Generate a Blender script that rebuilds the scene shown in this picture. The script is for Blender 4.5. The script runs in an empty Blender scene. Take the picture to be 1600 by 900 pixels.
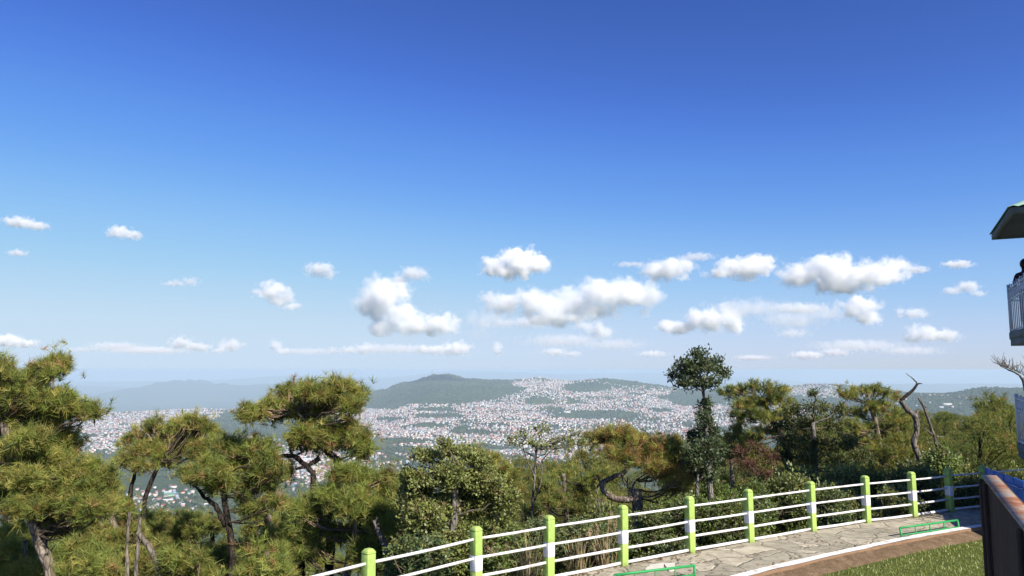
import bpy, bmesh, math, random
import numpy as np
from mathutils import Vector, Matrix, noise as mnoise

random.seed(7)
RNG = np.random.default_rng(7)
scene = bpy.context.scene
COL = scene.collection
R = math.radians

# ------------------------------------------------------------------ camera
F = 1186.0            # focal length in pixels of the 1600 wide photograph
HOR = 578.0           # row of the eye level in the photograph
PITCH = math.atan((HOR - 450.0) / F)
cam_d = bpy.data.cameras.new('camera')
cam_d.sensor_width = 36.0
cam_d.lens = 36.0 * F / 1600.0
cam_d.clip_start = 0.05
cam_d.clip_end = 200000.0
cam = bpy.data.objects.new('camera', cam_d)
COL.objects.link(cam)
cam.location = (0, 0, 0)
cam.rotation_euler = (math.pi / 2 + PITCH, 0, 0)
scene.camera = cam
CP, SP = math.cos(PITCH), math.sin(PITCH)


def ray(px, py):
    a = (px - 800.0) / F
    b = (450.0 - py) / F
    return np.array([a, CP - b * SP, SP + b * CP])


def at(px, py, Y):
    """the point seen at this pixel, Y metres ahead"""
    d = ray(px, py)
    return d * (Y / d[1])


def on_level(px, py, z):
    d = ray(px, py)
    return d * (z / d[2])


def project(x, y, z):
    f = y * CP + z * SP
    u = -y * SP + z * CP
    return 800 + F * x / f, 450 - F * u / f


# ------------------------------------------------------------------ names
def tag(o, label=None, cat=None, group=None, kind=None):
    if label:
        o['label'] = label
    if cat:
        o['category'] = cat
    if group:
        o['group'] = group
    if kind:
        o['kind'] = kind
    return o


def empty(name, loc, label=None, cat=None, group=None, rz=0.0):
    o = bpy.data.objects.new(name, None)
    o.empty_display_size = 0.2
    o.location = loc
    o.rotation_euler = (0, 0, rz)
    COL.objects.link(o)
    return tag(o, label, cat, group)


def link(name, me, parent=None, loc=None):
    o = bpy.data.objects.new(name, me)
    COL.objects.link(o)
    if parent is not None:
        o.parent = parent
    if loc is not None:
        o.location = loc
    return o


# ------------------------------------------------------------------ noise on arrays
def _hash(ix, iy, seed):
    h = (ix * 374761393 + iy * 668265263 + seed * 974634777) & 0xFFFFFFFF
    h = ((h ^ (h >> 13)) * 1274126177) & 0xFFFFFFFF
    return ((h ^ (h >> 16)) & 0xFFFFFF) / float(0xFFFFFF)


def vnoise(x, y, seed=0):
    x = np.asarray(x, float); y = np.asarray(y, float)
    x0 = np.floor(x); y0 = np.floor(y)
    fx = x - x0; fy = y - y0
    fx = fx * fx * (3 - 2 * fx); fy = fy * fy * (3 - 2 * fy)
    ix = x0.astype(np.int64); iy = y0.astype(np.int64)
    a = _hash(ix, iy, seed); b = _hash(ix + 1, iy, seed)
    c = _hash(ix, iy + 1, seed); d = _hash(ix + 1, iy + 1, seed)
    return (a + (b - a) * fx) * (1 - fy) + (c + (d - c) * fx) * fy


def fbm(x, y, octaves=4, seed=0):
    s = 0.0; amp = 0.5; tot = 0.0
    for k in range(octaves):
        s = s + amp * vnoise(x, y, seed + k)
        tot += amp
        x = x * 2.03 + 11.3; y = y * 2.03 - 7.1
        amp *= 0.5
    return s / tot


def sstep(a, b, x):
    t = np.clip((x - a) / (b - a), 0, 1)
    return t * t * (3 - 2 * t)


# ------------------------------------------------------------------ meshes
class MB:
    """collects triangles and quads with a material number and a colour per vertex"""
    def __init__(self):
        self.v = []; self.c = []; self.f = {3: [], 4: []}; self.m = {3: [], 4: []}; self.n = 0

    def add(self, verts, faces, mat=0, col=None):
        verts = np.asarray(verts, float).reshape(-1, 3)
        faces = np.asarray(faces, np.int64)
        k = faces.shape[1]
        self.v.append(verts)
        if col is None:
            col = np.ones((len(verts), 3)) * 0.5
        col = np.asarray(col, float)
        if col.ndim == 1:
            col = np.tile(col, (len(verts), 1))
        self.c.append(col)
        self.f[k].append(faces + self.n)
        self.m[k].append(np.full(len(faces), mat, np.int32))
        self.n += len(verts)

    def box(self, c, s, rz=0.0, mat=0, col=None, taper=1.0):
        x, y, z = s[0] / 2, s[1] / 2, s[2] / 2
        v = np.array([[-x, -y, -z], [x, -y, -z], [x, y, -z], [-x, y, -z],
                      [-x * taper, -y * taper, z], [x * taper, -y * taper, z], [x * taper, y * taper, z], [-x * taper, y * taper, z]])
        ca, sa = math.cos(rz), math.sin(rz)
        v = np.stack([v[:, 0] * ca - v[:, 1] * sa, v[:, 0] * sa + v[:, 1] * ca, v[:, 2]], 1) + np.asarray(c, float)
        self.add(v, [[3, 2, 1, 0], [4, 5, 6, 7], [0, 1, 5, 4], [1, 2, 6, 5], [2, 3, 7, 6], [3, 0, 4, 7]], mat, col)

    def tube(self, pts, rad, sides=7, mat=0, col=None, rough=0.0, cap=True):
        pts = np.asarray(pts, float); n = len(pts)
        rad = np.broadcast_to(np.asarray(rad, float), (n,))
        t = np.gradient(pts, axis=0)
        t /= np.linalg.norm(t, axis=1)[:, None] + 1e-9
        ref = np.array([0.31, 0.17, 0.93]) if abs(t[0, 2]) < 0.9 else np.array([1.0, 0.2, 0.0])
        vs = []
        for i in range(n):
            a = ref - t[i] * np.dot(ref, t[i]); a /= np.linalg.norm(a) + 1e-9
            b = np.cross(t[i], a); ref = a
            th = np.arange(sides) * 2 * math.pi / sides
            rr = rad[i] * (1 + rough * (RNG.random(sides) - 0.5))
            vs.append(pts[i] + (np.cos(th) * rr)[:, None] * a + (np.sin(th) * rr)[:, None] * b)
        v = np.concatenate(vs)
        k = np.arange(sides); k2 = (k + 1) % sides
        fs = [np.stack([i * sides + k, i * sides + k2, (i + 1) * sides + k2, (i + 1) * sides + k], 1) for i in range(n - 1)]
        if cap:
            v = np.concatenate([v, pts[:1], pts[-1:]])
            i0, i1 = n * sides, n * sides + 1
            self.add(v, np.concatenate(fs), mat, col)
            base = self.n - len(v)
            capf = np.concatenate([np.stack([np.full(sides, i0), k2, k], 1),
                                   np.stack([np.full(sides, i1), (n - 1) * sides + k, (n - 1) * sides + k2], 1)])
            self.f[3].append(capf + base); self.m[3].append(np.full(len(capf), mat, np.int32))
        else:
            self.add(v, np.concatenate(fs), mat, col)

    def mesh(self, name, mats, smooth=False, colors=True):
        v = np.concatenate(self.v) if self.v else np.zeros((0, 3))
        me = bpy.data.meshes.new(name)
        me.vertices.add(len(v))
        me.vertices.foreach_set('co', v.astype(np.float32).ravel())
        loops = []; starts = []; totals = []; mi = []; off = 0
        for k in (3, 4):
            if self.f[k]:
                f = np.concatenate(self.f[k])
                loops.append(f.ravel())
                starts.append(off + np.arange(len(f)) * k)
                totals.append(np.full(len(f), k)); mi.append(np.concatenate(self.m[k]))
                off += f.size
        loops = np.concatenate(loops).astype(np.int32)
        starts = np.concatenate(starts).astype(np.int32)
        mi = np.concatenate(mi).astype(np.int32)
        me.loops.add(len(loops)); me.loops.foreach_set('vertex_index', loops)
        me.polygons.add(len(starts)); me.polygons.foreach_set('loop_start', starts)
        me.polygons.foreach_set('material_index', mi)
        if smooth:
            me.polygons.foreach_set('use_smooth', np.ones(len(starts), bool))
        for m in mats:
            me.materials.append(m)
        me.update(calc_edges=True)
        me.validate()
        if colors:
            a = me.color_attributes.new('tint', 'FLOAT_COLOR', 'POINT')
            c = np.concatenate(self.c)
            c4 = np.concatenate([c, np.ones((len(c), 1))], 1)
            a.data.foreach_set('color', c4.astype(np.float32).ravel())
        return me

    def build(self, name, mats, parent=None, smooth=False, loc=None, colors=True):
        if not isinstance(mats, (list, tuple)):
            mats = [mats]
        return link(name, self.mesh(name, mats, smooth, colors), parent, loc)


# ------------------------------------------------------------------ materials
def new_mat(name):
    m = bpy.data.materials.new(name); m.use_nodes = True
    nt = m.node_tree
    for n in list(nt.nodes):
        nt.nodes.remove(n)
    return m, nt, nt.nodes, nt.links


def N(nt, typ, **kw):
    n = nt.nodes.new(typ)
    for k, v in kw.items():
        if k in n.inputs.keys() if not isinstance(k, int) else True:
            n.inputs[k].default_value = v
        else:
            setattr(n, k, v)
    return n


def ramp(nt, fac, stops):
    n = nt.nodes.new('ShaderNodeValToRGB')
    e = n.color_ramp.elements
    while len(e) < len(stops):
        e.new(0.5)
    for i, (p, c) in enumerate(stops):
        e[i].position = p
        e[i].color = (c[0], c[1], c[2], 1) if not isinstance(c, (int, float)) else (c, c, c, 1)
    nt.links.new(fac, n.inputs[0])
    return n.outputs[0]


def coords(nt, scale=(1, 1, 1), kind='Object'):
    t = nt.nodes.new('ShaderNodeTexCoord')
    mp = nt.nodes.new('ShaderNodeMapping'); mp.inputs['Scale'].default_value = scale
    nt.links.new(t.outputs[kind], mp.inputs[0])
    return mp.outputs[0]


def noise_tex(nt, vec, scale, detail=4, rough=0.55):
    n = nt.nodes.new('ShaderNodeTexNoise')
    n.inputs['Scale'].default_value = scale; n.inputs['Detail'].default_value = detail
    n.inputs['Roughness'].default_value = rough
    nt.links.new(vec, n.inputs['Vector'])
    return n.outputs['Fac']


def mixc(nt, fac, a, b, mode='MIX'):
    n = nt.nodes.new('ShaderNodeMix'); n.data_type = 'RGBA'; n.blend_type = mode
    for sock, val in ((n.inputs[0], fac), (n.inputs[6], a), (n.inputs[7], b)):
        if isinstance(val, (int, float)):
            sock.default_value = val
        elif isinstance(val, (tuple, list)):
            sock.default_value = (val[0], val[1], val[2], 1)
        else:
            nt.links.new(val, sock)
    return n.outputs[2]


def finish(nt, col, rough=0.8, bump=None, bump_dist=0.01, bump_str=0.6, spec=0.3, metal=0.0):
    b = nt.nodes.new('ShaderNodeBsdfPrincipled')
    if isinstance(col, (tuple, list)):
        b.inputs['Base Color'].default_value = (col[0], col[1], col[2], 1)
    else:
        nt.links.new(col, b.inputs['Base Color'])
    if isinstance(rough, (int, float)):
        b.inputs['Roughness'].default_value = rough
    else:
        nt.links.new(rough, b.inputs['Roughness'])
    b.inputs['Specular IOR Level'].default_value = spec
    b.inputs['Metallic'].default_value = metal
    if bump is not None:
        bp = nt.nodes.new('ShaderNodeBump')
        bp.inputs['Distance'].default_value = bump_dist; bp.inputs['Strength'].default_value = bump_str
        nt.links.new(bump, bp.inputs['Height']); nt.links.new(bp.outputs[0], b.inputs['Normal'])
    o = nt.nodes.new('ShaderNodeOutputMaterial')
    nt.links.new(b.outputs[0], o.inputs['Surface'])
    return b


def paint(name, col, dirt=(0.25, 0.2, 0.14), amount=0.35, rough=0.5, scale=3.0):
    m, nt, ns, ln = new_mat(name)
    v = coords(nt)
    f = noise_tex(nt, v, scale, 6, 0.65)
    f2 = noise_tex(nt, v, scale * 14, 4, 0.6)
    k = ramp(nt, f, [(0.50, 0.0), (0.78, amount)])
    c = mixc(nt, k, col, dirt)
    k2 = ramp(nt, f2, [(0.62, 0.0), (0.72, amount)])
    c = mixc(nt, k2, c, dirt)
    finish(nt, c, rough, f2, 0.004, 0.35)
    return m


def leaf_mat(name, trans=0.35, gloss=0.08, rough=0.5):
    """colour comes from each leaf's own tint"""
    m, nt, ns, ln = new_mat(name)
    a = ns.new('ShaderNodeAttribute'); a.attribute_name = 'tint'
    d = ns.new('ShaderNodeBsdfDiffuse'); ln.new(a.outputs['Color'], d.inputs[0])
    t = ns.new('ShaderNodeBsdfTranslucent')
    tc = mixc(nt, 1.0, a.outputs['Color'], (1.15, 1.1, 0.5), 'MULTIPLY')
    ln.new(tc, t.inputs[0])
    mx = ns.new('ShaderNodeMixShader'); mx.inputs[0].default_value = trans
    ln.new(d.outputs[0], mx.inputs[1]); ln.new(t.outputs[0], mx.inputs[2])
    g = ns.new('ShaderNodeBsdfGlossy'); g.inputs['Roughness'].default_value = rough
    mx2 = ns.new('ShaderNodeMixShader'); mx2.inputs[0].default_value = gloss
    ln.new(mx.outputs[0], mx2.inputs[1]); ln.new(g.outputs[0], mx2.inputs[2])
    o = ns.new('ShaderNodeOutputMaterial'); ln.new(mx2.outputs[0], o.inputs['Surface'])
    return m


def tint_mat(name, rough=0.8, spec=0.2):
    m, nt, ns, ln = new_mat(name)
    a = ns.new('ShaderNodeAttribute'); a.attribute_name = 'tint'
    finish(nt, a.outputs['Color'], rough, spec=spec)
    return m


def bark_mat(name, dark, light, scale=9.0):
    m, nt, ns, ln = new_mat(name)
    v = coords(nt, (1, 1, 0.35))
    vo = ns.new('ShaderNodeTexVoronoi'); vo.feature = 'DISTANCE_TO_EDGE'; vo.inputs['Scale'].default_value = scale * 1.6
    ln.new(v, vo.inputs['Vector'])
    f = noise_tex(nt, v, scale, 6, 0.7)
    c = ramp(nt, f, [(0.3, dark), (0.7, light)])
    e = ramp(nt, vo.outputs['Distance'], [(0.0, 0.75), (0.16, 0.0)])
    c = mixc(nt, e, c, (dark[0] * 0.4, dark[1] * 0.4, dark[2] * 0.4))
    h = mixc(nt, 0.5, ramp(nt, vo.outputs['Distance'], [(0.0, 0.0), (0.25, 1.0)]), f)
    finish(nt, c, 0.95, h, 0.03, 0.9, 0.1)
    return m


# ------------------------------------------------------------------ daylight
SUN_EL = R(40.0)
SUN_H = np.array([0.62, -0.78]); SUN_H /= np.linalg.norm(SUN_H)
SUN_DIR = np.array([SUN_H[0] * math.cos(SUN_EL), SUN_H[1] * math.cos(SUN_EL), math.sin(SUN_EL)])
SUN_ROT = math.atan2(SUN_H[0], SUN_H[1])

world = bpy.data.worlds.new('World'); scene.world = world
world.use_nodes = True
wn = world.node_tree
for n in list(wn.nodes):
    wn.nodes.remove(n)
sky = wn.nodes.new('ShaderNodeTexSky'); sky.sky_type = 'NISHITA'
sky.sun_disc = False
sky.sun_elevation = SUN_EL; sky.sun_rotation = SUN_ROT
sky.altitude = 0; sky.air_density = 1.0; sky.dust_density = 0.15; sky.ozone_density = 10.0
EXPO = 0.75
sc_ = wn.nodes.new('ShaderNodeVectorMath'); sc_.operation = 'SCALE'; sc_.inputs['Scale'].default_value = 0.1
cv = wn.nodes.new('ShaderNodeRGBCurve')
for ch, pts in ((0, [(0, 0), (.063, .052), (.112, .135), (.197, .32), (.388, .55), (.6, .60), (1, .64)]),
                (1, [(0, 0), (.147, .135), (.252, .335), (.406, .575), (.622, .72), (.72, .745), (1, .78)]),
                (2, [(0, 0), (.18, .18), (.347, .50), (.535, .84), (.721, .91), (.80, .90), (1, .92)])):
    c_ = cv.mapping.curves[ch]
    while len(c_.points) < len(pts):
        c_.points.new(0.5, 0.5)
    for p_, q_ in zip(c_.points, pts):
        p_.location = q_
cv.mapping.update()
sc2 = wn.nodes.new('ShaderNodeVectorMath'); sc2.operation = 'SCALE'; sc2.inputs['Scale'].default_value = 10.0 / 2 ** EXPO
bg = wn.nodes.new('ShaderNodeBackground'); bg.inputs['Strength'].default_value = 0.1
wo = wn.nodes.new('ShaderNodeOutputWorld')
wn.links.new(sky.outputs[0], sc_.inputs[0]); wn.links.new(sc_.outputs[0], cv.inputs['Color'])
wn.links.new(cv.outputs[0], sc2.inputs[0]); wn.links.new(sc2.outputs[0], bg.inputs[0])
wn.links.new(bg.outputs[0], wo.inputs[0])

sun_d = bpy.data.lights.new('sun', 'SUN'); sun_d.energy = 4.6; sun_d.angle = R(0.53); sun_d.color = (1.0, 0.94, 0.85)
sun = bpy.data.objects.new('sun', sun_d); COL.objects.link(sun)
sun.rotation_euler = Vector(SUN_DIR).to_track_quat('Z', 'Y').to_euler()
sun.location = tuple(SUN_DIR * 60)

scene.view_settings.view_transform = 'Standard'
scene.view_settings.look = 'None'
scene.view_settings.gamma = 1.0
scene.view_settings.exposure = EXPO
scene.view_settings.use_curve_mapping = False
scene.cycles.use_denoising = True
scene.cycles.max_bounces = 24
scene.cycles.diffuse_bounces = 3
scene.cycles.glossy_bounces = 2
scene.cycles.transmission_bounces = 3
scene.cycles.volume_bounces = 20
scene.cycles.transparent_max_bounces = 8
scene.cycles.use_adaptive_sampling = True
scene.cycles.adaptive_threshold = 0.015
scene.render.threads_mode = 'AUTO'
# ================================================================== TERRAIN
GZ = -3.36                                  # level of the flagstone path below the eye
FENCE_PX = [(577, 906), (745, 908), (857, 904), (972, 878), (1077, 857), (1169, 840), (1266, 824), (1351, 812), (1424, 802), (1481, 795), (1535, 790)]
POST_TOP = [(577, 857), (745, 822), (857, 805), (972, 789), (1077, 775), (1169, 764), (1266, 752), (1351, 743), (1424, 737), (1481, 731), (1535, 727)]
POST_H = 1.02
POSTS = np.array([on_level(px, py, GZ + POST_H)[:2] for px, py in POST_TOP])
EXT_L = [(-3.35, 8.5), (-4.5, 6.7), (-5.4, 4.8), (-6.0, 2.8), (-6.4, 0.5), (-6.6, -3.0)]
EXT_R = [(13.7, 20.0), (16.0, 20.6), (20.0, 21.2), (30.0, 21.5)]
EDGE = np.array(EXT_L[::-1] + [tuple(p) for p in POSTS] + EXT_R)
EDGE_FULL = np.array([(-6.6, -40.0)] + [tuple(p) for p in EDGE] + [(60.0, 15.0)])


def edge_dist(x, y):
    """signed distance to the railing line, positive on the valley side"""
    x = np.asarray(x, float); y = np.asarray(y, float)
    best = np.full(x.shape, 1e9); sign = np.ones(x.shape)
    for (x0, y0), (x1, y1) in zip(EDGE_FULL[:-1], EDGE_FULL[1:]):
        dx, dy = x1 - x0, y1 - y0
        t = np.clip(((x - x0) * dx + (y - y0) * dy) / (dx * dx + dy * dy), 0, 1)
        ex, ey = x - (x0 + t * dx), y - (y0 + t * dy)
        d = np.hypot(ex, ey)
        s = dx * (y - y0) - dy * (x - x0)
        up = d < best
        best = np.where(up, d, best); sign = np.where(up, np.where(s >= 0, 1.0, -1.0), sign)
    return best * sign


def gauss(x, y, cx, cy, sx, sy):
    return np.exp(-0.5 * (((x - cx) / sx) ** 2 + ((y - cy) / sy) ** 2))


def hill(px, py, D):
    p = at(px, py, D)
    return p


def far_height(x, y):
    D = np.hypot(x, y)
    u = np.where(y > 1, x / np.maximum(y, 1), np.where(x > 0, 9, -9))
    base = -455 + 0 * x
    right = sstep(-0.21, -0.10, u)
    rise = 300 * np.clip((D - 4600) / 4200, 0, 1.02) ** 1.15
    rise = rise * right * (1 - 0.35 * sstep(0.12, 0.30, u))
    z = base + rise
    # the plateau ends behind the town and falls to the plains
    back = sstep(9300, 12500, D)
    z = z * (1 - back) + (-900 - 60 * right) * back
    lumps = (fbm(x / 900, y / 900, 4, 3) - 0.5)
    z = z + lumps * 130 * sstep(2500, 5000, D) * (1 - back) * (0.45 + 0.75 * right)
    z = z + (fbm(x / 240, y / 240, 3, 9) - 0.5) * 26 * (1 - back)

    def put(z, px, py, Dd, sx, sy, blend=1.0, rough=0.26):
        p = at(px, py, Dd)
        g = gauss(x, y, p[0], p[1], sx, sy)
        g = np.clip(g * 1.12, 0, 1)
        n = 1 + rough * (fbm(x / (sx * 0.4), y / (sx * 0.4), 4, 21) - 0.5)
        tgt = p[2]
        return z + (np.maximum(tgt - z, 0)) * g * n
    z = put(z, 692, 586, 9600, 270, 480)
    z = put(z, 645, 597, 9500, 230, 460)
    z = put(z, 606, 609, 9400, 200, 400)
    z = put(z, 735, 592, 9650, 170, 420)
    z = put(z, 775, 600, 9700, 220, 450)
    z = put(z, 855, 597, 9200, 330, 520)
    z = put(z, 910, 602, 9300, 300, 480)
    z = put(z, 1010, 609, 9400, 500, 480)
    z = put(z, 1092, 611, 8600, 230, 420)
    z = put(z, 1180, 612, 9000, 420, 500)
    z = put(z, 1290, 601, 8800, 420, 500)
    z = put(z, 1610, 609, 5600, 620, 700)
    z = put(z, 1500, 618, 5700, 420, 600)
    # hazy mountains far to the left
    z = put(z, 285, 595, 24000, 850, 1900, rough=0.5)
    z = put(z, 330, 600, 24300, 700, 1500, rough=0.5)
    z = put(z, 225, 606, 23000, 600, 1500, rough=0.5)
    z = put(z, 190, 618, 22800, 700, 1500, rough=0.5)
    z = put(z, 400, 602, 25500, 1300, 1800, rough=0.5)
    z = put(z, 520, 604, 24500, 1500, 1800, rough=0.35)
    z = put(z, 60, 603, 30000, 4000, 2400, rough=0.3)
    z = put(z, 170, 597, 40000, 4000, 2600, rough=0.3)
    z = put(z, 480, 588, 42000, 4200, 2600, rough=0.3)
    z = put(z, 760, 581, 48000, 5200, 3000, rough=0.15)
    z = put(z, 1010, 583, 50000, 6000, 3000, rough=0.15)
    z = put(z, 1500, 600, 30000, 6000, 2600, rough=0.2)
    return z


def near_height(x, y):
    D = np.hypot(x, y)
    s = edge_dist(x, y)
    d = np.maximum(s - 0.3, 0)
    u = np.where(y > 1, x / np.maximum(y, 1), np.where(x > 0, 9, -9))
    bench = sstep(-0.16, -0.02, u)
    steep = GZ - 0.14 - 0.6 * d + 0.06 * d * sstep(20, 60, d)
    blen = 95 + 130 * sstep(0.36, 0.50, u)
    drop = 0.50 * np.minimum(d, 20)
    shelf = GZ - 0.14 - drop - 0.025 * np.maximum(d - 20, 0) - 0.42 * np.maximum(D - blen, 0) * (D > 30)
    z = steep * (1 - bench) + shelf * bench
    n = (fbm(x / 3.1, y / 3.1, 3, 5) - 0.5) * 0.6 * sstep(0.3, 3, s) + (fbm(x / 16.0, y / 16.0, 3, 6) - 0.5) * 4.0 * sstep(6, 30, s)
    return z + n


def height(x, y):
    x = np.asarray(x, float); y = np.asarray(y, float)
    D = np.hypot(x, y)
    zn = near_height(x, y)
    zf = far_height(x, y)
    return np.where(D < 400, zn, np.maximum(zn, zf))


def h1(x, y):
    return float(height(np.array([x]), np.array([y]))[0])


def ground_hit(px, py, dmin=1500, dmax=14000):
    """where the line of sight through this pixel meets the far land"""
    d = ray(px, py)
    Y = np.geomspace(dmin, dmax, 900)
    x = d[0] / d[1] * Y; z = d[2] / d[1] * Y
    g = height(x, Y)
    k = np.nonzero(z <= g)[0]
    if len(k) == 0:
        return None
    i = k[0]
    return np.array([x[i], Y[i], g[i]])


ang = np.concatenate([np.linspace(-180, -42, 40, endpoint=False), np.linspace(-42, 42, 720, endpoint=False), np.linspace(42, 180, 40, endpoint=False)])
ang = np.radians(ang)
rad = np.concatenate([np.geomspace(0.6, 300, 190, endpoint=False), np.geomspace(300, 2500, 60, endpoint=False),
                      np.linspace(2500, 12000, 230, endpoint=False), np.geomspace(12000, 68000, 90)])
AA, RR = np.meshgrid(ang, rad)
GX = RR * np.sin(AA); GY = RR * np.cos(AA)
GH = height(GX.ravel(), GY.ravel()).reshape(GX.shape)
na, nr = len(ang), len(rad)
gv = np.stack([GX, GY, GH], -1).reshape(-1, 3)
i = np.arange(nr - 1)[:, None]; j = np.arange(na)[None, :]; j2 = (j + 1) % na
gf = np.stack([(i * na + j), (i * na + j2), ((i + 1) * na + j2), ((i + 1) * na + j)], -1).reshape(-1, 4)
terr = MB()
terr.add(gv, gf)
cen = len(gv)
terr.add([[0, 0, GH[0].mean()]], np.zeros((0, 3), int))
fan = np.stack([np.full(na, cen), np.arange(na), (np.arange(na) + 1) % na], 1)[:, [0, 2, 1]]
terr.f[3].append(fan); terr.m[3].append(np.zeros(na, np.int32))

m, nt, ns, ln = new_mat('hillside_woodland')
geo = ns.new('ShaderNodeNewGeometry')
pos = geo.outputs['Position']
n_big = noise_tex(nt, pos, 0.0011, 5, 0.6)
n_mid = noise_tex(nt, pos, 0.006, 5, 0.6)
n_fine = noise_tex(nt, pos, 0.05, 4, 0.65)
n_near = noise_tex(nt, pos, 1.3, 6, 0.7)
wood = ramp(nt, n_fine, [(0.32, (0.018, 0.034, 0.014)), (0.55, (0.05, 0.075, 0.026)), (0.75, (0.10, 0.115, 0.042))])
grassy = ramp(nt, n_mid, [(0.35, (0.05, 0.075, 0.024)), (0.62, (0.10, 0.11, 0.045))])
bare = ramp(nt, n_fine, [(0.3, (0.17, 0.125, 0.085)), (0.7, (0.26, 0.20, 0.14))])
c1 = mixc(nt, ramp(nt, n_big, [(0.52, 0.0), (0.62, 0.75)]), wood, grassy)
c1 = mixc(nt, ramp(nt, n_mid, [(0.68, 0.0), (0.76, 0.7)]), c1, bare)
soilc = ramp(nt, n_near, [(0.3, (0.045, 0.035, 0.022)), (0.5, (0.07, 0.062, 0.03)), (0.7, (0.05, 0.06, 0.02))])
ln_ = ns.new('ShaderNodeVectorMath'); ln_.operation = 'LENGTH'; ln.new(pos, ln_.inputs[0])
near_f = ramp(nt, N(nt, 'ShaderNodeMapRange').outputs[0], [(0, 1.0), (1, 0.0)])
mr = [q for q in ns if q.bl_idname == 'ShaderNodeMapRange'][0]
mr.inputs['From Min'].default_value = 60; mr.inputs['From Max'].default_value = 300
ln.new(ln_.outputs['Value'], mr.inputs['Value'])
c1 = mixc(nt, near_f, c1, soilc)
finish(nt, c1, 0.95, n_fine, 6.0, 0.8, 0.05)
ground = terr.build('ground', m, smooth=True, colors=False)
tag(ground, kind='structure')

# ------------------------------------------------------------------ the air
hz, nt, ns, ln = new_mat('valley_air')
pv = ns.new('ShaderNodeVolumePrincipled')
pv.inputs['Color'].default_value = (0.70, 0.86, 1.0, 1)
pv.inputs['Density'].default_value = 5.9e-5
pv.inputs['Anisotropy'].default_value = 0.0
o_ = ns.new('ShaderNodeOutputMaterial'); ln.new(pv.outputs[0], o_.inputs['Volume'])
hb = MB()
HB = 72000.0
zlow = float(GH.min()) - 1.0
hb.box((0, 0, (zlow + 13.0) / 2), (2 * HB, 2 * HB, 13.0 - zlow))
haze = hb.build('haze', hz, colors=False)
tag(haze, kind='stuff')

# ================================================================== THE TOWN IN THE VALLEY
def plain(name, col, rough=0.75):
    m, nt, ns, ln = new_mat(name)
    v = coords(nt)
    f = noise_tex(nt, v, 0.35, 4, 0.6)
    c = mixc(nt, ramp(nt, f, [(0.4, 0.0), (0.75, 0.4)]), col, tuple(q * 0.55 for q in col))
    finish(nt, c, rough, spec=0.2)
    return m


def facade(name, col):
    """a painted wall with rows of dark window openings"""
    m, nt, ns, ln = new_mat(name)
    v = coords(nt)
    sep = ns.new('ShaderNodeSeparateXYZ'); ln.new(v, sep.inputs[0])

    def band(sock, period, frac, off=0.0):
        a = ns.new('ShaderNodeMath'); a.operation = 'ADD'; a.inputs[1].default_value = off; ln.new(sock, a.inputs[0])
        q = ns.new('ShaderNodeMath'); q.operation = 'PINGPONG'; q.inputs[1].default_value = period / 2; ln.new(a.outputs[0], q.inputs[0])
        g = ns.new('ShaderNodeMath'); g.operation = 'LESS_THAN'; g.inputs[1].default_value = period * frac / 2; ln.new(q.outputs[0], g.inputs[0])
        return g.outputs[0]
    xy = ns.new('ShaderNodeMath'); xy.operation = 'ADD'; ln.new(sep.outputs[0], xy.inputs[0]); ln.new(sep.outputs[1], xy.inputs[1])
    w = ns.new('ShaderNodeMath'); w.operation = 'MULTIPLY'
    ln.new(band(xy.outputs[0], 2.6, 0.5), w.inputs[0]); ln.new(band(sep.outputs[2], 3.0, 0.45, 1.5), w.inputs[1])
    f = noise_tex(nt, v, 0.4, 4, 0.6)
    c = mixc(nt, ramp(nt, f, [(0.45, 0.0), (0.8, 0.35)]), col, tuple(q * 0.6 for q in col))
    c = mixc(nt, w.outputs[0], c, (0.05, 0.055, 0.06))
    finish(nt, c, 0.75, spec=0.2)
    return m


WALLS = {'white': (0.68, 0.635, 0.60), 'cream': (0.68, 0.57, 0.46), 'pink': (0.56, 0.36, 0.32), 'pale blue': (0.38, 0.48, 0.58), 'grey': (0.40, 0.39, 0.37), 'brick': (0.34, 0.17, 0.11), 'pale green': (0.40, 0.50, 0.38)}
ROOFS = {'flat grey': (0.36, 0.34, 0.33), 'red': (0.40, 0.07, 0.06), 'rust': (0.26, 0.12, 0.07), 'silver': (0.55, 0.56, 0.58), 'green': (0.10, 0.26, 0.19), 'blue': (0.12, 0.22, 0.42)}
WM = {k: facade('wall_' + k.replace(' ', '_'), c) for k, c in WALLS.items()}
RM = {k: plain('roof_' + k.replace(' ', '_'), c, 0.5) for k, c in ROOFS.items()}


def gable(mb, w, d, h, over, rh, mat, rz=0.0, c=(0, 0), z=0.0, col=None):
    a, b = w / 2 + over, d / 2 + over
    v = np.array([[-a, -b, h], [a, -b, h], [a, b, h], [-a, b, h], [-a, 0, h + rh], [a, 0, h + rh]], float)
    ca, sa = math.cos(rz), math.sin(rz)
    v = np.stack([v[:, 0] * ca - v[:, 1] * sa + c[0], v[:, 0] * sa + v[:, 1] * ca + c[1], v[:, 2] + z], 1)
    mb.add(v, [[0, 1, 5, 4], [2, 3, 4, 5], [3, 2, 1, 0]], mat, col)
    mb.add(v, [[0, 4, 3], [1, 2, 5]], mat, col)


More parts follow.
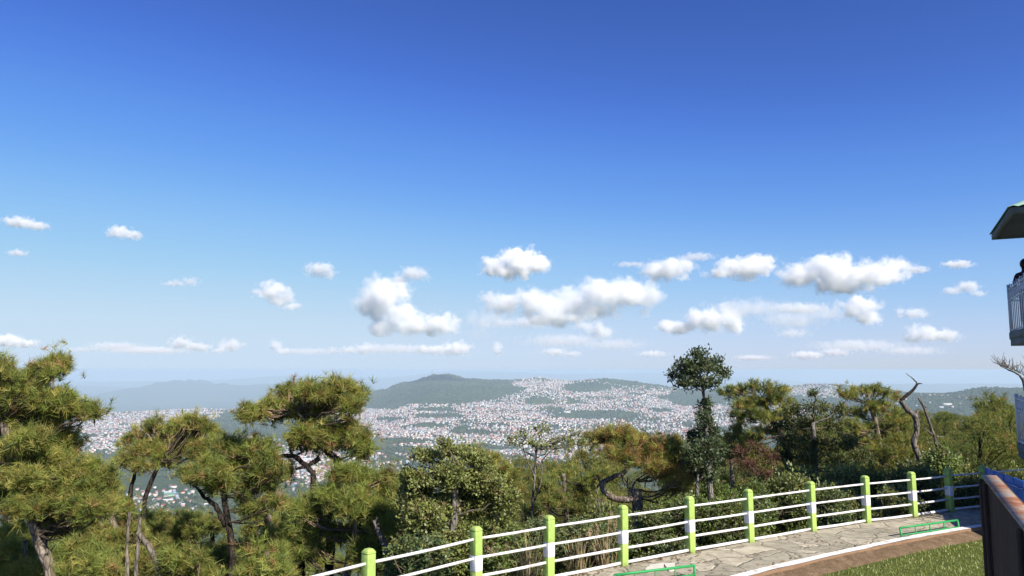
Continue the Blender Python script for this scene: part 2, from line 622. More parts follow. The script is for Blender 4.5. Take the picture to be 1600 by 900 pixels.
def town_rects():
    """(px, py, rx, ry, amount): where houses stand (+) and where wood or grass lies (-), found on the photograph"""
    plus = [(700, 660, 160, 45, 1.0), (850, 625, 120, 30, 1.0), (960, 650, 130, 40, 0.8), (1050, 660, 80, 30, 1.0), (840, 604, 60, 10, .9), (930, 620, 90, 14, .7),
            (1120, 660, 60, 25, 1.0), (180, 676, 85, 28, .75), (275, 648, 60, 10, .7), (245, 641, 25, 6, .5), (390, 688, 40, 5, .6),
            (485, 725, 65, 32, .9), (595, 722, 45, 22, .8), (630, 704, 70, 14, .8), (720, 692, 110, 24, 1.2), (830, 692, 130, 28, 1.1), (920, 690, 60, 14, .8),
            (1200, 650, 60, 20, .7), (1300, 610, 70, 10, .5), (1010, 622, 60, 14, .7), (1050, 640, 70, 10, .8),
            (255, 790, 60, 25, .35), (90, 790, 90, 30, .4), (470, 790, 60, 20, .4), (30, 770, 40, 20, .4), (190, 622, 60, 8, .06), (330, 632, 120, 12, .12), (1480, 628, 80, 10, .04), (1570, 634, 50, 10, .05)]
    minus = [(680, 608, 115, 22, 2.5), (600, 625, 40, 14, 2.0), (840, 626, 22, 6, 1.2), (930, 648, 75, 7, 1.1), (1085, 622, 36, 12, 2.5), (690, 650, 45, 4, 1.0), (740, 676, 40, 4, 1.2),
             (630, 690, 45, 5, 1.3), (680, 640, 30, 3.5, 1.2), (860, 640, 26, 5, .9), (915, 606, 34, 7, 1.5), (610, 655, 26, 3, 1.2), (1000, 655, 40, 4, .8), (610, 750, 40, 14, 1.6), (770, 664, 30, 3, .9)]
    return plus, minus


PLUS, MINUS = town_rects()


def town_prob(px, py):
    p = np.zeros_like(px)
    for cx, cy, rx, ry, a in PLUS:
        p = np.maximum(p, a * np.clip(1.6 - ((px - cx) / rx) ** 2 - ((py - cy) / ry) ** 2, 0, 1))
    for cx, cy, rx, ry, a in MINUS:
        p = p - a * np.clip(1.5 - ((px - cx) / rx) ** 2 - ((py - cy) / ry) ** 2, 0, 1)
    return p


n_try = 190000
tpx = RNG.uniform(-60, 1660, n_try)
tD = np.sqrt(RNG.uniform(2500.0 ** 2, 10500.0 ** 2, n_try))
tx = (tpx - 800) / F * tD; ty = tD.copy()
tz = height(tx, ty)
spx, spy = project(tx, ty, tz)
prob = town_prob(spx, spy)
patch = fbm(tx / 330.0, ty / 330.0, 3, 31)
prob = prob * sstep(0.22, 0.38, patch)
keep = RNG.random(n_try) < prob * 0.80
hx, hy, hz_, hpx, hpy = tx[keep], ty[keep], tz[keep], spx[keep], spy[keep]
# leave each house its own plot
cell = {}
sel = []
for i_ in range(len(hx)):
    key = (int(hx[i_] // 15), int(hy[i_] // 15))
    if key in cell:
        continue
    cell[key] = 1; sel.append(i_)
sel = np.array(sel)
hx, hy, hz_, hpx, hpy = hx[sel], hy[sel], hz_[sel], hpx[sel], hpy[sel]
nh = len(hx)
size_w = RNG.uniform(8, 16, nh) * np.where(RNG.random(nh) < 0.06, 2.0, 1)
size_d = RNG.uniform(8, 13, nh)
size_h = RNG.choice([4.0, 6.5, 7.0, 9.5, 12.5], nh, p=[.2, .25, .2, .22, .13])

# windows between the trees through which the town is seen best
SEEN = [(110, 640, 255, 715), (440, 705, 545, 770), (555, 700, 622, 760), (620, 640, 940, 720), (960, 610, 1060, 690), (120, 770, 300, 830), (570, 640, 640, 700), (360, 680, 420, 700)]
vis = np.zeros(nh, bool)
for a, b, c, d in SEEN:
    vis |= (hpx > a) & (hpx < c) & (hpy > b) & (hpy < d)
score = np.where(vis, size_h * size_w / np.hypot(hx, hy) ** 2, 0)
order = np.argsort(-score)
BIG = set(order[:270].tolist())

wkeys = ['white', 'cream', 'pink', 'pale blue', 'grey', 'brick', 'pale green']
wp = [.40, .19, .12, .05, .14, .07, .03]
rkeys = ['flat grey', 'red', 'rust', 'silver', 'green', 'blue']
rp = [.50, .13, .12, .17, .05, .03]


def house_mesh(w, d, h, wall, roof):
    mb = MB()
    mb.box((0, 0, h / 2 - 2), (w, d, h + 4), mat=0)
    if roof == 'flat grey':
        mb.box((0, 0, h + 0.25), (w + 0.8, d + 0.8, 0.5), mat=1)
        mb.box((w * 0.22, d * 0.1, h + 1.5), (w * 0.3, d * 0.4, 2.0), mat=0)
    else:
        gable(mb, w, d, h, 0.6, d * 0.26, 1)
    return mb.mesh('house', [WM[wall], RM[roof]], colors=False)


protos = {}
mbt = MB()
big_list = []
rot = RNG.uniform(-0.5, 0.5, nh) + np.where(RNG.random(nh) < .5, 0, math.pi / 2)
for i_ in range(nh):
    wall = wkeys[RNG.choice(7, p=wp)]; roof = rkeys[RNG.choice(6, p=rp)]
    if i_ in BIG:
        big_list.append((i_, wall, roof)); continue
    c = WALLS[wall]; rcol = ROOFS[roof]
    k = RNG.uniform(0.6, 1.15)
    mbt.box((hx[i_], hy[i_], hz_[i_] + size_h[i_] / 2 - 2), (size_w[i_], size_d[i_], size_h[i_] + 4), rot[i_], 0, np.array(c) * k)
    if roof == 'flat grey':
        mbt.box((hx[i_], hy[i_], hz_[i_] + size_h[i_] + .3), (size_w[i_] + .8, size_d[i_] + .8, .6), rot[i_], 0, np.array(rcol) * k)
    else:
        gable(mbt, size_w[i_], size_d[i_], size_h[i_], .6, size_d[i_] * .26, 0, rot[i_], (hx[i_], hy[i_]), hz_[i_], np.array(rcol) * k)
TOWN = tint_mat('painted_town_walls', 0.7)
town = mbt.build('distant_houses', TOWN)
tag(town, 'dense mass of tiny pale houses covering the slopes of the valley town', 'houses', kind='stuff')
print('houses', nh, 'individual', len(big_list))


def district(px, py):
    if px < 330:
        return ('in the white quarter seen beyond the tall pine', 'white quarter beyond the tall pine') if py < 730 else ('low in the valley under the pines', 'valley floor under the pines')
    if px < 550:
        return 'among the pale sheds framed by the leaning pine', 'sheds framed by the leaning pine'
    if px < 640:
        return 'beside the dark wood past the leaning pine', 'dark wood past the leaning pine'
    if px < 780:
        return 'in the town below the wooded mast hill', 'town below the mast hill'
    if px < 950:
        return 'in the town above the thin leafy tree', 'town above the thin leafy tree'
    return 'in the town behind the slender two-tier tree', 'town behind the two-tier tree'


for i_, wall, roof in big_list:
    w = [9, 12, 16, 24][int(np.argmin(np.abs(np.array([9, 12, 16, 24]) - size_w[i_])))]
    key = (w, size_h[i_], wall, roof)
    if key not in protos:
        protos[key] = house_mesh(w, 10.0, size_h[i_], wall, roof)
    o = link('house', protos[key])
    o.location = (hx[i_], hy[i_], hz_[i_]); o.rotation_euler = (0, 0, rot[i_])
    ph, gr = district(hpx[i_], hpy[i_])
    st = {4.0: 'one-storey', 6.5: 'two-storey', 7.0: 'two-storey', 9.5: 'three-storey', 12.5: 'four-storey'}[float(size_h[i_])]
    rn = 'flat-roofed' if roof == 'flat grey' else roof + '-roofed'
    wide = 'long ' if w > 20 else ''
    lab = f'{wide}{wall} {st} {rn} house {ph}'
    tag(o, lab, 'house', f'{wide}{wall} {st} {rn} houses, {gr}')

# a few larger buildings one can point at
LMK = []


def landmark(px, py, w, d, h, wall, roof, label, cat='building', kindroof='gable', rz=0.0, name='town_building', dm=(1500, 14000)):
    p = ground_hit(px, py, *dm)
    if p is None:
        return
    root = empty(name, tuple(p), label, cat, rz=rz)
    b = MB(); b.box((0, 0, h / 2 - 3), (w, d, h + 6)); b.build('wall', WM[wall], root, colors=False)
    b = MB()
    if kindroof == 'gable':
        gable(b, w, d, h, 1.0, d * 0.22, 0)
    else:
        b.box((0, 0, h + 0.4), (w + 1.2, d + 1.2, 0.8))
    b.build('roof', RM[roof], root, colors=False)


landmark(745, 640, 75, 24, 16, 'brick', 'rust', 'large rust coloured building raised on a spur in the middle of the town', kindroof='flat', rz=.1)
landmark(606, 738, 30, 14, 8, 'pink', 'red', 'red roofed hall at the foot of the dark wood past the leaning pine', rz=.35)
landmark(617, 727, 12, 12, 22, 'pink', 'flat grey', 'tall pink block just above the red roofed hall', kindroof='flat')
landmark(626, 726, 11, 11, 18, 'cream', 'flat grey', 'cream tower block beside the tall pink block', kindroof='flat')
landmark(655, 718, 18, 14, 12, 'brick', 'rust', 'brick building half hidden by the round leafy tree', rz=.2)
landmark(268, 775, 46, 20, 7, 'pale green', 'green', 'long green roofed shed low in the valley between two dark pine trunks', rz=.25)
landmark(262, 784, 34, 16, 6, 'white', 'silver', 'silver roofed shed below the long green roofed shed', rz=.2)
landmark(478, 722, 60, 26, 12, 'white', 'silver', 'long white factory with silver roof framed by the leaning pine', rz=.2)
landmark(505, 738, 44, 22, 10, 'white', 'flat grey', 'white flat-roofed shed below the long white factory', kindroof='flat', rz=.25)
landmark(460, 742, 40, 22, 10, 'cream', 'silver', 'cream shed left of the white flat-roofed shed', rz=.15)
landmark(745, 703, 34, 14, 12, 'pink', 'red', 'bright red building behind the round leafy tree top', kindroof='flat', rz=-.1)
landmark(775, 706, 40, 18, 10, 'brick', 'green', 'green roofed brick building beside the bright red building', rz=.1)
landmark(886, 645, 55, 18, 12, 'white', 'silver', 'long white building standing in the dark wood of the upper town', rz=.1)
landmark(975, 627, 40, 20, 24, 'cream', 'flat grey', 'tall cream blocks high on the right side of town', kindroof='flat')
landmark(893, 708, 34, 16, 14, 'pink', 'rust', 'pink building low behind the thin leafy tree', kindroof='flat', rz=.2)
landmark(918, 695, 24, 14, 18, 'white', 'flat grey', 'tall white building left of the orange tinged pine', kindroof='flat')
landmark(148, 677, 46, 20, 9, 'pink', 'red', 'large red roofed building in the white quarter beyond the tall pine', rz=.1)
landmark(180, 672, 40, 16, 9, 'brick', 'red', 'second red roofed building, further back in the white quarter', rz=.15)
landmark(165, 655, 90, 18, 8, 'white', 'silver', 'very long white hall at the wooded edge of the white quarter', rz=.1)
landmark(1480, 633, 60, 18, 8, 'white', 'silver', 'white hall on the wooded hill behind the two dead trunks', rz=.1, dm=(3000, 9000))

# radio mast on the wooded hill
mp = at(675, 591.5, 9600)
mz = h1(mp[0], mp[1])
mast = empty('radio_mast', (mp[0], mp[1], mz - 1), 'thin lattice radio mast on top of the wooded hill', 'mast')
b = MB()
for sx, sy in ((-3, -3), (3, -3), (3, 3), (-3, 3)):
    b.tube([(sx, sy, 0), (sx * .25, sy * .25, 62)], 0.9, 5)
for k in range(8):
    z0 = k * 7.5; s = 3 * (1 - .75 * z0 / 62)
    b.tube([(-s, -s, z0), (s, -s, z0 + 7)], .4, 4); b.tube([(s, -s, z0), (s, s, z0 + 7)], .4, 4)
    b.tube([(s, s, z0), (-s, s, z0 + 7)], .4, 4); b.tube([(-s, s, z0), (-s, -s, z0 + 7)], .4, 4)
b.build('tower', plain('mast_steel', (0.16, 0.15, 0.15)), mast, colors=False)
b = MB(); b.tube([(0, 0, 60), (0, 0, 84)], 0.8, 5); b.build('antenna', plain('mast_red', (0.30, 0.10, 0.09)), mast, colors=False)

# woods between the houses: one mass of crowns
n_w = 120000
wpx = RNG.uniform(-60, 1660, n_w)
wD = np.exp(RNG.uniform(math.log(2300.0), math.log(10200.0), n_w))
wx = (wpx - 800) / F * wD; wy = wD.copy(); wz = height(wx, wy)
a_, b_ = project(wx, wy, wz)
pr = np.clip(town_prob(a_, b_), 0, 1)
wn_ = fbm(wx / 330.0, wy / 330.0, 3, 31)
okw = (RNG.random(n_w) > pr * sstep(.28, .42, wn_) * 1.0) & (fbm(wx / 500.0, wy / 500.0, 3, 77) > 0.36)
idx = np.nonzero(okw)[0][:46000]
wx, wy, wz = wx[idx], wy[idx], wz[idx]
bm = bmesh.new(); bmesh.ops.create_icosphere(bm, subdivisions=1, radius=1.0)
iv = np.array([v.co[:] for v in bm.verts]); ifc = np.array([[v.index for v in f.verts] for f in bm.faces]); bm.free()
nw = len(wx)
s = RNG.uniform(4.5, 8.5, nw)[:, None, None] * (1 + 0.45 * (RNG.random((nw, len(iv), 1)) - .5))
vv = iv[None] * s * np.array([1, 1, 0.9]) + np.stack([wx, wy, wz + 4], 1)[:, None]
ff = ifc[None] + (np.arange(nw) * len(iv))[:, None, None]
tc = np.array([0.040, 0.056, 0.028]) * RNG.uniform(0.55, 1.7, nw)[:, None] + np.array([.02, .012, .0]) * RNG.random(nw)[:, None]
mbw = MB(); mbw.add(vv.reshape(-1, 3), ff.reshape(-1, 3), 0, np.repeat(tc, len(iv), 0))
wood_o = mbw.build('woods', tint_mat('wood_crowns', 0.9, 0.05))
tag(wood_o, 'dark blue-green woods between the houses of the valley', 'woods', kind='stuff')
# ================================================================== TERRACE
KERB_PX = [(980, 951), (1085, 921), (1165, 899), (1280, 872), (1400, 846), (1470, 833), (1540, 822), (1620, 812)]
KERB = np.array([on_level(px, py, GZ)[:2] for px, py in KERB_PX])


def smooth_line(pts, n):
    pts = np.asarray(pts, float)
    d = np.concatenate([[0], np.cumsum(np.linalg.norm(np.diff(pts, axis=0), axis=1))])
    t = np.linspace(0, d[-1], n)
    # Catmull-Rom through the points
    out = []
    for q in t:
        i = min(max(int(np.searchsorted(d, q, 'right')) - 1, 0), len(pts) - 2)
        s = (q - d[i]) / (d[i + 1] - d[i])
        p0 = pts[max(i - 1, 0)]; p1 = pts[i]; p2 = pts[i + 1]; p3 = pts[min(i + 2, len(pts) - 1)]
        out.append(0.5 * ((2 * p1) + (-p0 + p2) * s + (2 * p0 - 5 * p1 + 4 * p2 - p3) * s * s + (-p0 + 3 * p1 - 3 * p2 + p3) * s ** 3))
    return np.array(out)


def offset(line, d):
    t = np.gradient(line, axis=0); t /= np.linalg.norm(t, axis=1)[:, None]
    nrm = np.stack([-t[:, 1], t[:, 0]], 1)
    return line + nrm * d


def strip(mb, l0, z0, l1, z1, mat=0, jit=0.0):
    n = len(l0)
    a = np.column_stack([l0, np.full(n, z0) + (RNG.random(n) - .5) * jit]); b = np.column_stack([l1, np.full(n, z1) + (RNG.random(n) - .5) * jit])
    v = np.concatenate([a, b]); k = np.arange(n - 1)
    mb.add(v, np.stack([k, k + 1, n + k + 1, n + k], 1)[:, ::-1], mat)


kd = (KERB[0] - KERB[1]) / np.linalg.norm(KERB[0] - KERB[1])
KL = smooth_line(np.concatenate([[KERB[0] + kd * 9, KERB[0] + kd * 4.5], KERB, [KERB[-1] + np.array([3.2, 1.0]), KERB[-1] + np.array([9, 2.2])]]), 90)
FL = smooth_line(np.concatenate([EXT_L[::-1], POSTS, EXT_R[:3]]), 140)

# flagstone path: from just outside the railing to the kerb
m, nt, ns, ln = new_mat('crazy_paving')
v = coords(nt)
dist = ns.new('ShaderNodeTexNoise'); dist.inputs['Scale'].default_value = 1.7; dist.inputs['Detail'].default_value = 5
ln.new(v, dist.inputs['Vector'])
wv = mixc(nt, 0.16, v, dist.outputs['Color'], 'LINEAR_LIGHT')
vo = ns.new('ShaderNodeTexVoronoi'); vo.feature = 'DISTANCE_TO_EDGE'; vo.inputs['Scale'].default_value = 1.75; ln.new(wv, vo.inputs['Vector'])
vc = ns.new('ShaderNodeTexVoronoi'); vc.feature = 'F1'; vc.inputs['Scale'].default_value = 1.75; ln.new(wv, vc.inputs['Vector'])
nb = noise_tex(nt, v, 0.9, 5, 0.6); nf = noise_tex(nt, v, 22, 6, 0.7); nm = noise_tex(nt, v, 4.5, 5, 0.65)
stone = ramp(nt, nm, [(0.3, (0.26, 0.225, 0.16)), (0.5, (0.39, 0.345, 0.25)), (0.72, (0.50, 0.45, 0.34))])
sepc = ns.new('ShaderNodeSeparateColor'); ln.new(vc.outputs['Color'], sepc.inputs[0])
cellv = ramp(nt, sepc.outputs[0], [(0.0, 0.74), (1.0, 1.14)])
stone = mixc(nt, 1.0, stone, cellv, 'MULTIPLY')
stone = mixc(nt, ramp(nt, nf, [(0.5, 0.0), (0.75, 0.5)]), stone, (0.20, 0.18, 0.13))
joint_w = ramp(nt, vo.outputs['Distance'], [(0.006, 1.0), (0.022, 0.0)])
jmask = mixc(nt, 1.0, joint_w, ramp(nt, nb, [(0.38, 0.35), (0.55, 1.0)]), 'MULTIPLY')
stone = mixc(nt, jmask, stone, (0.13, 0.112, 0.08))
stone = mixc(nt, ramp(nt, nb, [(0.60, 0.0), (0.75, 0.45)]), stone, (0.21, 0.18, 0.125))
hgt = mixc(nt, 0.35, ramp(nt, vo.outputs['Distance'], [(0.0, 0.0), (0.05, 1.0)]), nm)
finish(nt, stone, 0.85, hgt, 0.03, 0.8, 0.25)
pth = MB()
n = 140
fo = offset(FL, 0.14)
kk = smooth_line(KL[::1], n)
# join railing line and kerb line point by point, with rows between them
rows = 14
V = np.stack([fo * (1 - t) + kk * t for t in np.linspace(0, 1, rows)], 0)
zz = np.full(V.shape[:2], GZ) + (fbm(V[..., 0] * 0.9, V[..., 1] * 0.9, 3, 8) - 0.5) * 0.03
zz[0] = GZ; zz[-1] = GZ
V3 = np.concatenate([V, zz[..., None]], -1).reshape(-1, 3)
i = np.arange(rows - 1)[:, None]; j = np.arange(n - 1)[None]
pth.add(V3, np.stack([i * n + j, (i + 1) * n + j, (i + 1) * n + j + 1, i * n + j + 1], -1).reshape(-1, 4))
strip(pth, offset(FL, 0.14), GZ, offset(FL, 0.15), GZ - 0.5)
path = pth.build('path', m, colors=False)
tag(path, kind='structure')
slab_m = paint('pale_new_slab', (0.58, 0.55, 0.46), (0.35, 0.31, 0.22), 0.5, 0.85, 4.0)
for pts in ([(1008, 889), (1015, 882), (1038, 879), (1036, 889), (1012, 893)], [(1037, 880), (1055, 879), (1054, 890), (1046, 892)]):
    b = MB(); g = [on_level(px, py, GZ + 0.020) for px, py in pts]
    nn = len(g); c = np.mean(g, 0)
    low = [(q[0], q[1], GZ - 0.04) for q in g]
    b.add(np.array(g + [tuple(c)] + low), [[k, (k + 1) % nn, nn] for k in range(nn)])
    b.add(np.array(g + low), [[k, nn + k, nn + (k + 1) % nn, (k + 1) % nn] for k in range(nn)])
    b.build('pale_slab', slab_m, path, colors=False)

# kerb with a white painted top
KW = 0.165
m_kw, nt, ns, ln = new_mat('kerb_white_paint')
v = coords(nt); f = noise_tex(nt, v, 5, 6, 0.7); f2 = noise_tex(nt, v, 40, 4, 0.6)
c = mixc(nt, ramp(nt, f, [(0.53, 0.0), (0.68, 0.85)]), (0.74, 0.72, 0.68), (0.36, 0.29, 0.2))
finish(nt, c, 0.8, f2, 0.008, 0.5, 0.2)
m_kb = paint('kerb_brown_face', (0.26, 0.16, 0.095), (0.13, 0.075, 0.04), 0.7, 0.9, 4)
kb = MB()
a, b_ = offset(KL, 0.0), offset(KL, -KW)
top = GZ + 0.055
kj = (fbm(KL[:, 0] * 3, KL[:, 1] * 3, 3, 4) - .5)[:, None] * 0.05
b_ = b_ + kj
strip(kb, a, GZ - 0.05, a, top, 0)
strip(kb, a, top, b_, top, 0, 0.012)
strip(kb, b_, top - 0.005, b_, GZ - 0.03, 0 if False else 1)
strip(kb, b_, GZ - 0.03, offset(KL, -KW - 0.015), GZ - 0.3, 1)
kerb = kb.build('kerb', [m_kw, m_kb], colors=False)
tag(kerb, kind='structure')

# soil strip and lawn inside the kerb
m, nt, ns, ln = new_mat('bare_soil')
v = coords(nt); f = noise_tex(nt, v, 6, 7, 0.7); f2 = noise_tex(nt, v, 35, 5, 0.7)
c = ramp(nt, f, [(0.3, (0.12, 0.078, 0.043)), (0.55, (0.20, 0.135, 0.08)), (0.75, (0.28, 0.20, 0.125))])
finish(nt, c, 0.95, mixc(nt, 0.5, f, f2), 0.07, 1.0, 0.1)
sb = MB()
n = len(KL)
prof = [(-KW - 0.005, 0.0), (-KW - 0.12, -0.03), (-KW - 0.26, -0.085), (-KW - 0.40, -0.16), (-KW - 0.85, -0.25), (-KW - 1.2, -0.3)]
lines = [offset(KL, d) for d, z in prof]
V = np.stack([np.column_stack([l, GZ + z + (fbm(l[:, 0] * 5, l[:, 1] * 5, 3, 12) - .5) * .07]) for l, (d, z) in zip(lines, prof)], 0)
i = np.arange(len(prof) - 1)[:, None]; j = np.arange(n - 1)[None]
sb.add(V.reshape(-1, 3), np.stack([i * n + j, (i + 1) * n + j, (i + 1) * n + j + 1, i * n + j + 1], -1).reshape(-1, 4))
soil = sb.build('soil', m, colors=False, smooth=True)
tag(soil, kind='structure')
m, nt, ns, ln = new_mat('turf_base')
v = coords(nt); f = noise_tex(nt, v, 9, 5, 0.7)
finish(nt, ramp(nt, f, [(0.35, (0.05, 0.065, 0.016)), (0.7, (0.12, 0.14, 0.035))]), 0.95, f, 0.03, 0.8, 0.05)
lb = MB()
inner = [offset(KL, -KW - 0.32), offset(KL, -KW - 3.0), offset(KL, -KW - 9.0), offset(KL, -KW - 20.0)]
for l0, l1 in zip(inner[:-1], inner[1:]):
    strip(lb, l1, GZ - 0.10, l0, GZ - 0.10)
lawn = lb.build('lawn', m, colors=False)
tag(lawn, kind='structure')
# grass blades
ng = 62000
gu = RNG.uniform(0, len(KL) - 1.001, ng); gi = gu.astype(int); fr = (gu - gi)[:, None]
base0 = offset(KL, 0)
tt = np.gradient(KL, axis=0); tt /= np.linalg.norm(tt, axis=1)[:, None]
nn_ = np.stack([-tt[:, 1], tt[:, 0]], 1)
edge_in = 0.50 + 0.16 * (fbm(gu * 0.9, gu * 0 + 3, 3, 2) - .5) * 2
din = edge_in + RNG.uniform(0, 1, ng) ** 1.0 * 5.0
gp = base0[gi] * (1 - fr) + base0[gi + 1] * fr - nn_[gi] * din[:, None]
px_, py_ = project(gp[:, 0], gp[:, 1], np.full(ng, GZ - .12))
k_ = (px_ > 1080) & (px_ < 1640) & (py_ < 960)
gp = gp[k_]; ng = len(gp)
th = RNG.uniform(0, 2 * math.pi, ng); hgt_ = RNG.uniform(0.03, 0.075, ng); wd = RNG.uniform(0.006, 0.011, ng)
lean = RNG.uniform(0, 0.05, ng); la = RNG.uniform(0, 2 * math.pi, ng)
z0 = np.full(ng, GZ - 0.11)
p0 = np.column_stack([gp[:, 0] - np.cos(th) * wd, gp[:, 1] - np.sin(th) * wd, z0])
p1 = np.column_stack([gp[:, 0] + np.cos(th) * wd, gp[:, 1] + np.sin(th) * wd, z0])
p2 = np.column_stack([gp[:, 0] + np.cos(la) * lean, gp[:, 1] + np.sin(la) * lean, z0 + hgt_])
vg = np.stack([p0, p1, p2], 1).reshape(-1, 3)
dry = np.clip(fbm(gp[:, 0] * 1.3, gp[:, 1] * 1.3, 3, 40) * 1.5 - .35, 0, 1)[:, None] * RNG.random((ng, 1))
gc = (np.array([0.29, 0.33, 0.08]) * (1 - dry) + np.array([0.38, 0.35, 0.13]) * dry) * RNG.uniform(.65, 1.35, (ng, 1))
gb = MB(); gb.add(vg, np.arange(ng * 3).reshape(-1, 3), 0, np.repeat(gc, 3, 0))
GRASS = leaf_mat('grass_blades', 0.3, 0.05)
grass = gb.build('grass', GRASS)
tag(grass, 'short green lawn grass inside the white kerb', 'grass', kind='stuff')

# ================================================================== RAILING
m_lime = paint('lime_green_paint', (0.36, 0.50, 0.12), (0.17, 0.20, 0.07), 0.75, 0.55, 4.0)
m_white = paint('white_band_paint', (0.76, 0.76, 0.74), (0.42, 0.38, 0.3), 0.3, 0.6, 4.0)
m_rail = paint('white_rail_paint', (0.74, 0.73, 0.71), (0.25, 0.13, 0.07), 0.85, 0.5, 5.0)
fence = empty('railing', (POSTS[4][0], POSTS[4][1], GZ), 'long curved terrace railing with lime green posts, white bands and white rails', 'railing')
FO = np.array([POSTS[4][0], POSTS[4][1], GZ])
allp = [np.array(EXT_L[2]), np.array(EXT_L[1]), np.array(EXT_L[0])] + [p for p in POSTS] + [np.array(EXT_R[0]), np.array(EXT_R[1])]
PW = 0.137


def post_mesh(rz):
    b = MB()
    w = PW
    secs = [(-0.15, 0.0, w * 1.02, 1.0, 0), (0.0, 0.37, w, 1.0, 0), (0.37, 0.60, w * 1.012, 1.0, 1), (0.60, 0.955, w, 1.0, 0)]
    for z0_, z1_, ww, tp, mt in secs:
        b.box((0, 0, (z0_ + z1_) / 2), (ww, ww, z1_ - z0_), rz, mt, taper=tp)
    b.box((0, 0, 0.955 + 0.012), (w * 1.03, w * 1.03, 0.024), rz, 0)
    b.box((0, 0, 0.979 + 0.02), (w * 1.03, w * 1.03, 0.04), rz, 0, taper=0.55)
    return b


for k, p in enumerate(allp):
    q = allp[min(k + 1, len(allp) - 1)] - allp[max(k - 1, 0)]
    rz = math.atan2(q[1], q[0]) + random.uniform(-.03, .03)
    o = post_mesh(rz).build('post', [m_lime, m_white], fence, colors=False)
    bv = o.modifiers.new('bevel', 'BEVEL'); bv.width = 0.008; bv.segments = 2
    o.location = (p[0] - FO[0], p[1] - FO[1], 0)
    o.rotation_euler = (random.uniform(-.012, .012), random.uniform(-.012, .012), 0)
for k in range(len(allp) - 1):
    p, q = allp[k], allp[k + 1]
    d = (q - p) / np.linalg.norm(q - p)
    a, b_ = p + d * PW * .48, q - d * PW * .48
    for hh, rr in ((0.835, .021), (0.555, .021), (0.285, .023), (0.045, .028)):
        b = MB()
        ts = np.linspace(0, 1, 7); sag = random.uniform(-.002, .010)
        pts = np.array([[*(a * (1 - t) + b_ * t - FO[:2]), hh - sag * math.sin(t * math.pi)] for t in ts])
        b.tube(pts, rr, 10)
        b.build('rail', m_rail, fence, smooth=True, colors=False)

# low green bed edging frames on the path
m_gr = paint('emerald_paint', (0.035, 0.30, 0.085), (0.02, 0.10, 0.04), 0.4, 0.45, 8)


def low_frame(pa, pb, label, bars=5):
    pa, pb = np.asarray(pa), np.asarray(pb)
    root = empty('low_edging_frame', (pa[0], pa[1], GZ), label, 'edging frame')
    d = pb - pa; L = np.linalg.norm(d); d /= L; nrm = np.array([-d[1], d[0]])
    lean = nrm * 0.05 + d * 0.03

    def P(t, h):
        q = d * L * t + lean * (h / 0.19)
        return (q[0], q[1], h)
    for hh, nm in ((0.19, 'top_rail'), (0.055, 'bottom_rail')):
        b = MB(); pts = [P(t, hh) for t in np.linspace(0, 1, 4)]
        b.tube(pts, 0.021 if hh > .1 else 0.015, 8); b.build(nm, m_gr, root, smooth=True, colors=False)
    for t in np.linspace(0, 1, bars):
        b = MB(); r = 0.020 if t in (0, 1) else 0.013
        b.tube([P(t, -0.03), P(t, .09), P(t, 0.19)], r, 7); b.build('upright', m_gr, root, smooth=True, colors=False)


low_frame(on_level(1409, 841, GZ)[:2], on_level(1499, 828, GZ)[:2], 'low emerald green metal edging frame by the white kerb, near the rusty wall')
e = on_level(1086, 904, GZ)[:2]
low_frame(e - np.array([1.38, 0.58]), e, 'low emerald green edging frame at the bottom edge, mostly cut off, below the pale slabs')

# ================================================================== RUSTY STEEL PARAPET
D0 = 6.0
pA = at(1534, 742, D0); pB = at(1555.5, 743, D0)
wd_ = np.array([0.506, 1.0]); wd_ /= np.linalg.norm(wd_); wn2 = np.array([wd_[1], -wd_[0]])
TW = float(np.dot(pB[:2] - pA[:2], wn2)) + 0.0
TZ = pA[2]
m_rust, nt, ns, ln = new_mat('rusted_steel_top')
v = coords(nt); f = noise_tex(nt, v, 4.5, 7, 0.68); f2 = noise_tex(nt, v, 30, 6, 0.7); f3 = noise_tex(nt, v, 9, 4, 0.6)
c = ramp(nt, f, [(0.30, (0.34, 0.30, 0.25)), (0.46, (0.40, 0.30, 0.21)), (0.55, (0.36, 0.15, 0.06)), (0.7, (0.25, 0.085, 0.035))])
c = mixc(nt, ramp(nt, f2, [(0.5, 0.0), (0.7, 0.6)]), c, (0.12, 0.06, 0.035))
c = mixc(nt, ramp(nt, f3, [(0.70, 0.0), (0.74, 0.9)]), c, (0.03, 0.025, 0.02))
finish(nt, c, 0.7, f2, 0.004, 0.6, 0.3)
m_dark, nt, ns, ln = new_mat('dark_brown_steel')
v = coords(nt, (1, 1, .35)); f = noise_tex(nt, v, 3.0, 6, 0.65); f2 = noise_tex(nt, v, 26, 5, 0.7)
c = ramp(nt, f, [(0.35, (0.085, 0.052, 0.034)), (0.6, (0.13, 0.08, 0.052)), (0.8, (0.19, 0.115, 0.075))])
c = mixc(nt, ramp(nt, f2, [(0.62, 0.0), (0.7, 0.5)]), c, (0.05, 0.04, 0.033))
finish(nt, c, 0.95, f2, 0.003, 0.5, 0.04)
Lw = 5.6
wall = empty('steel_parapet', (pA[0], pA[1], GZ), 'dark brown steel parapet wall with a flat rusty orange top', 'parapet')
hW = TZ - GZ
ang_w = math.atan2(-wd_[0], wd_[1])     # local +y runs along the wall away from the camera


def wpt(along, across, z):
    q = -wd_ * along + wn2 * across
    return (q[0], q[1], z)


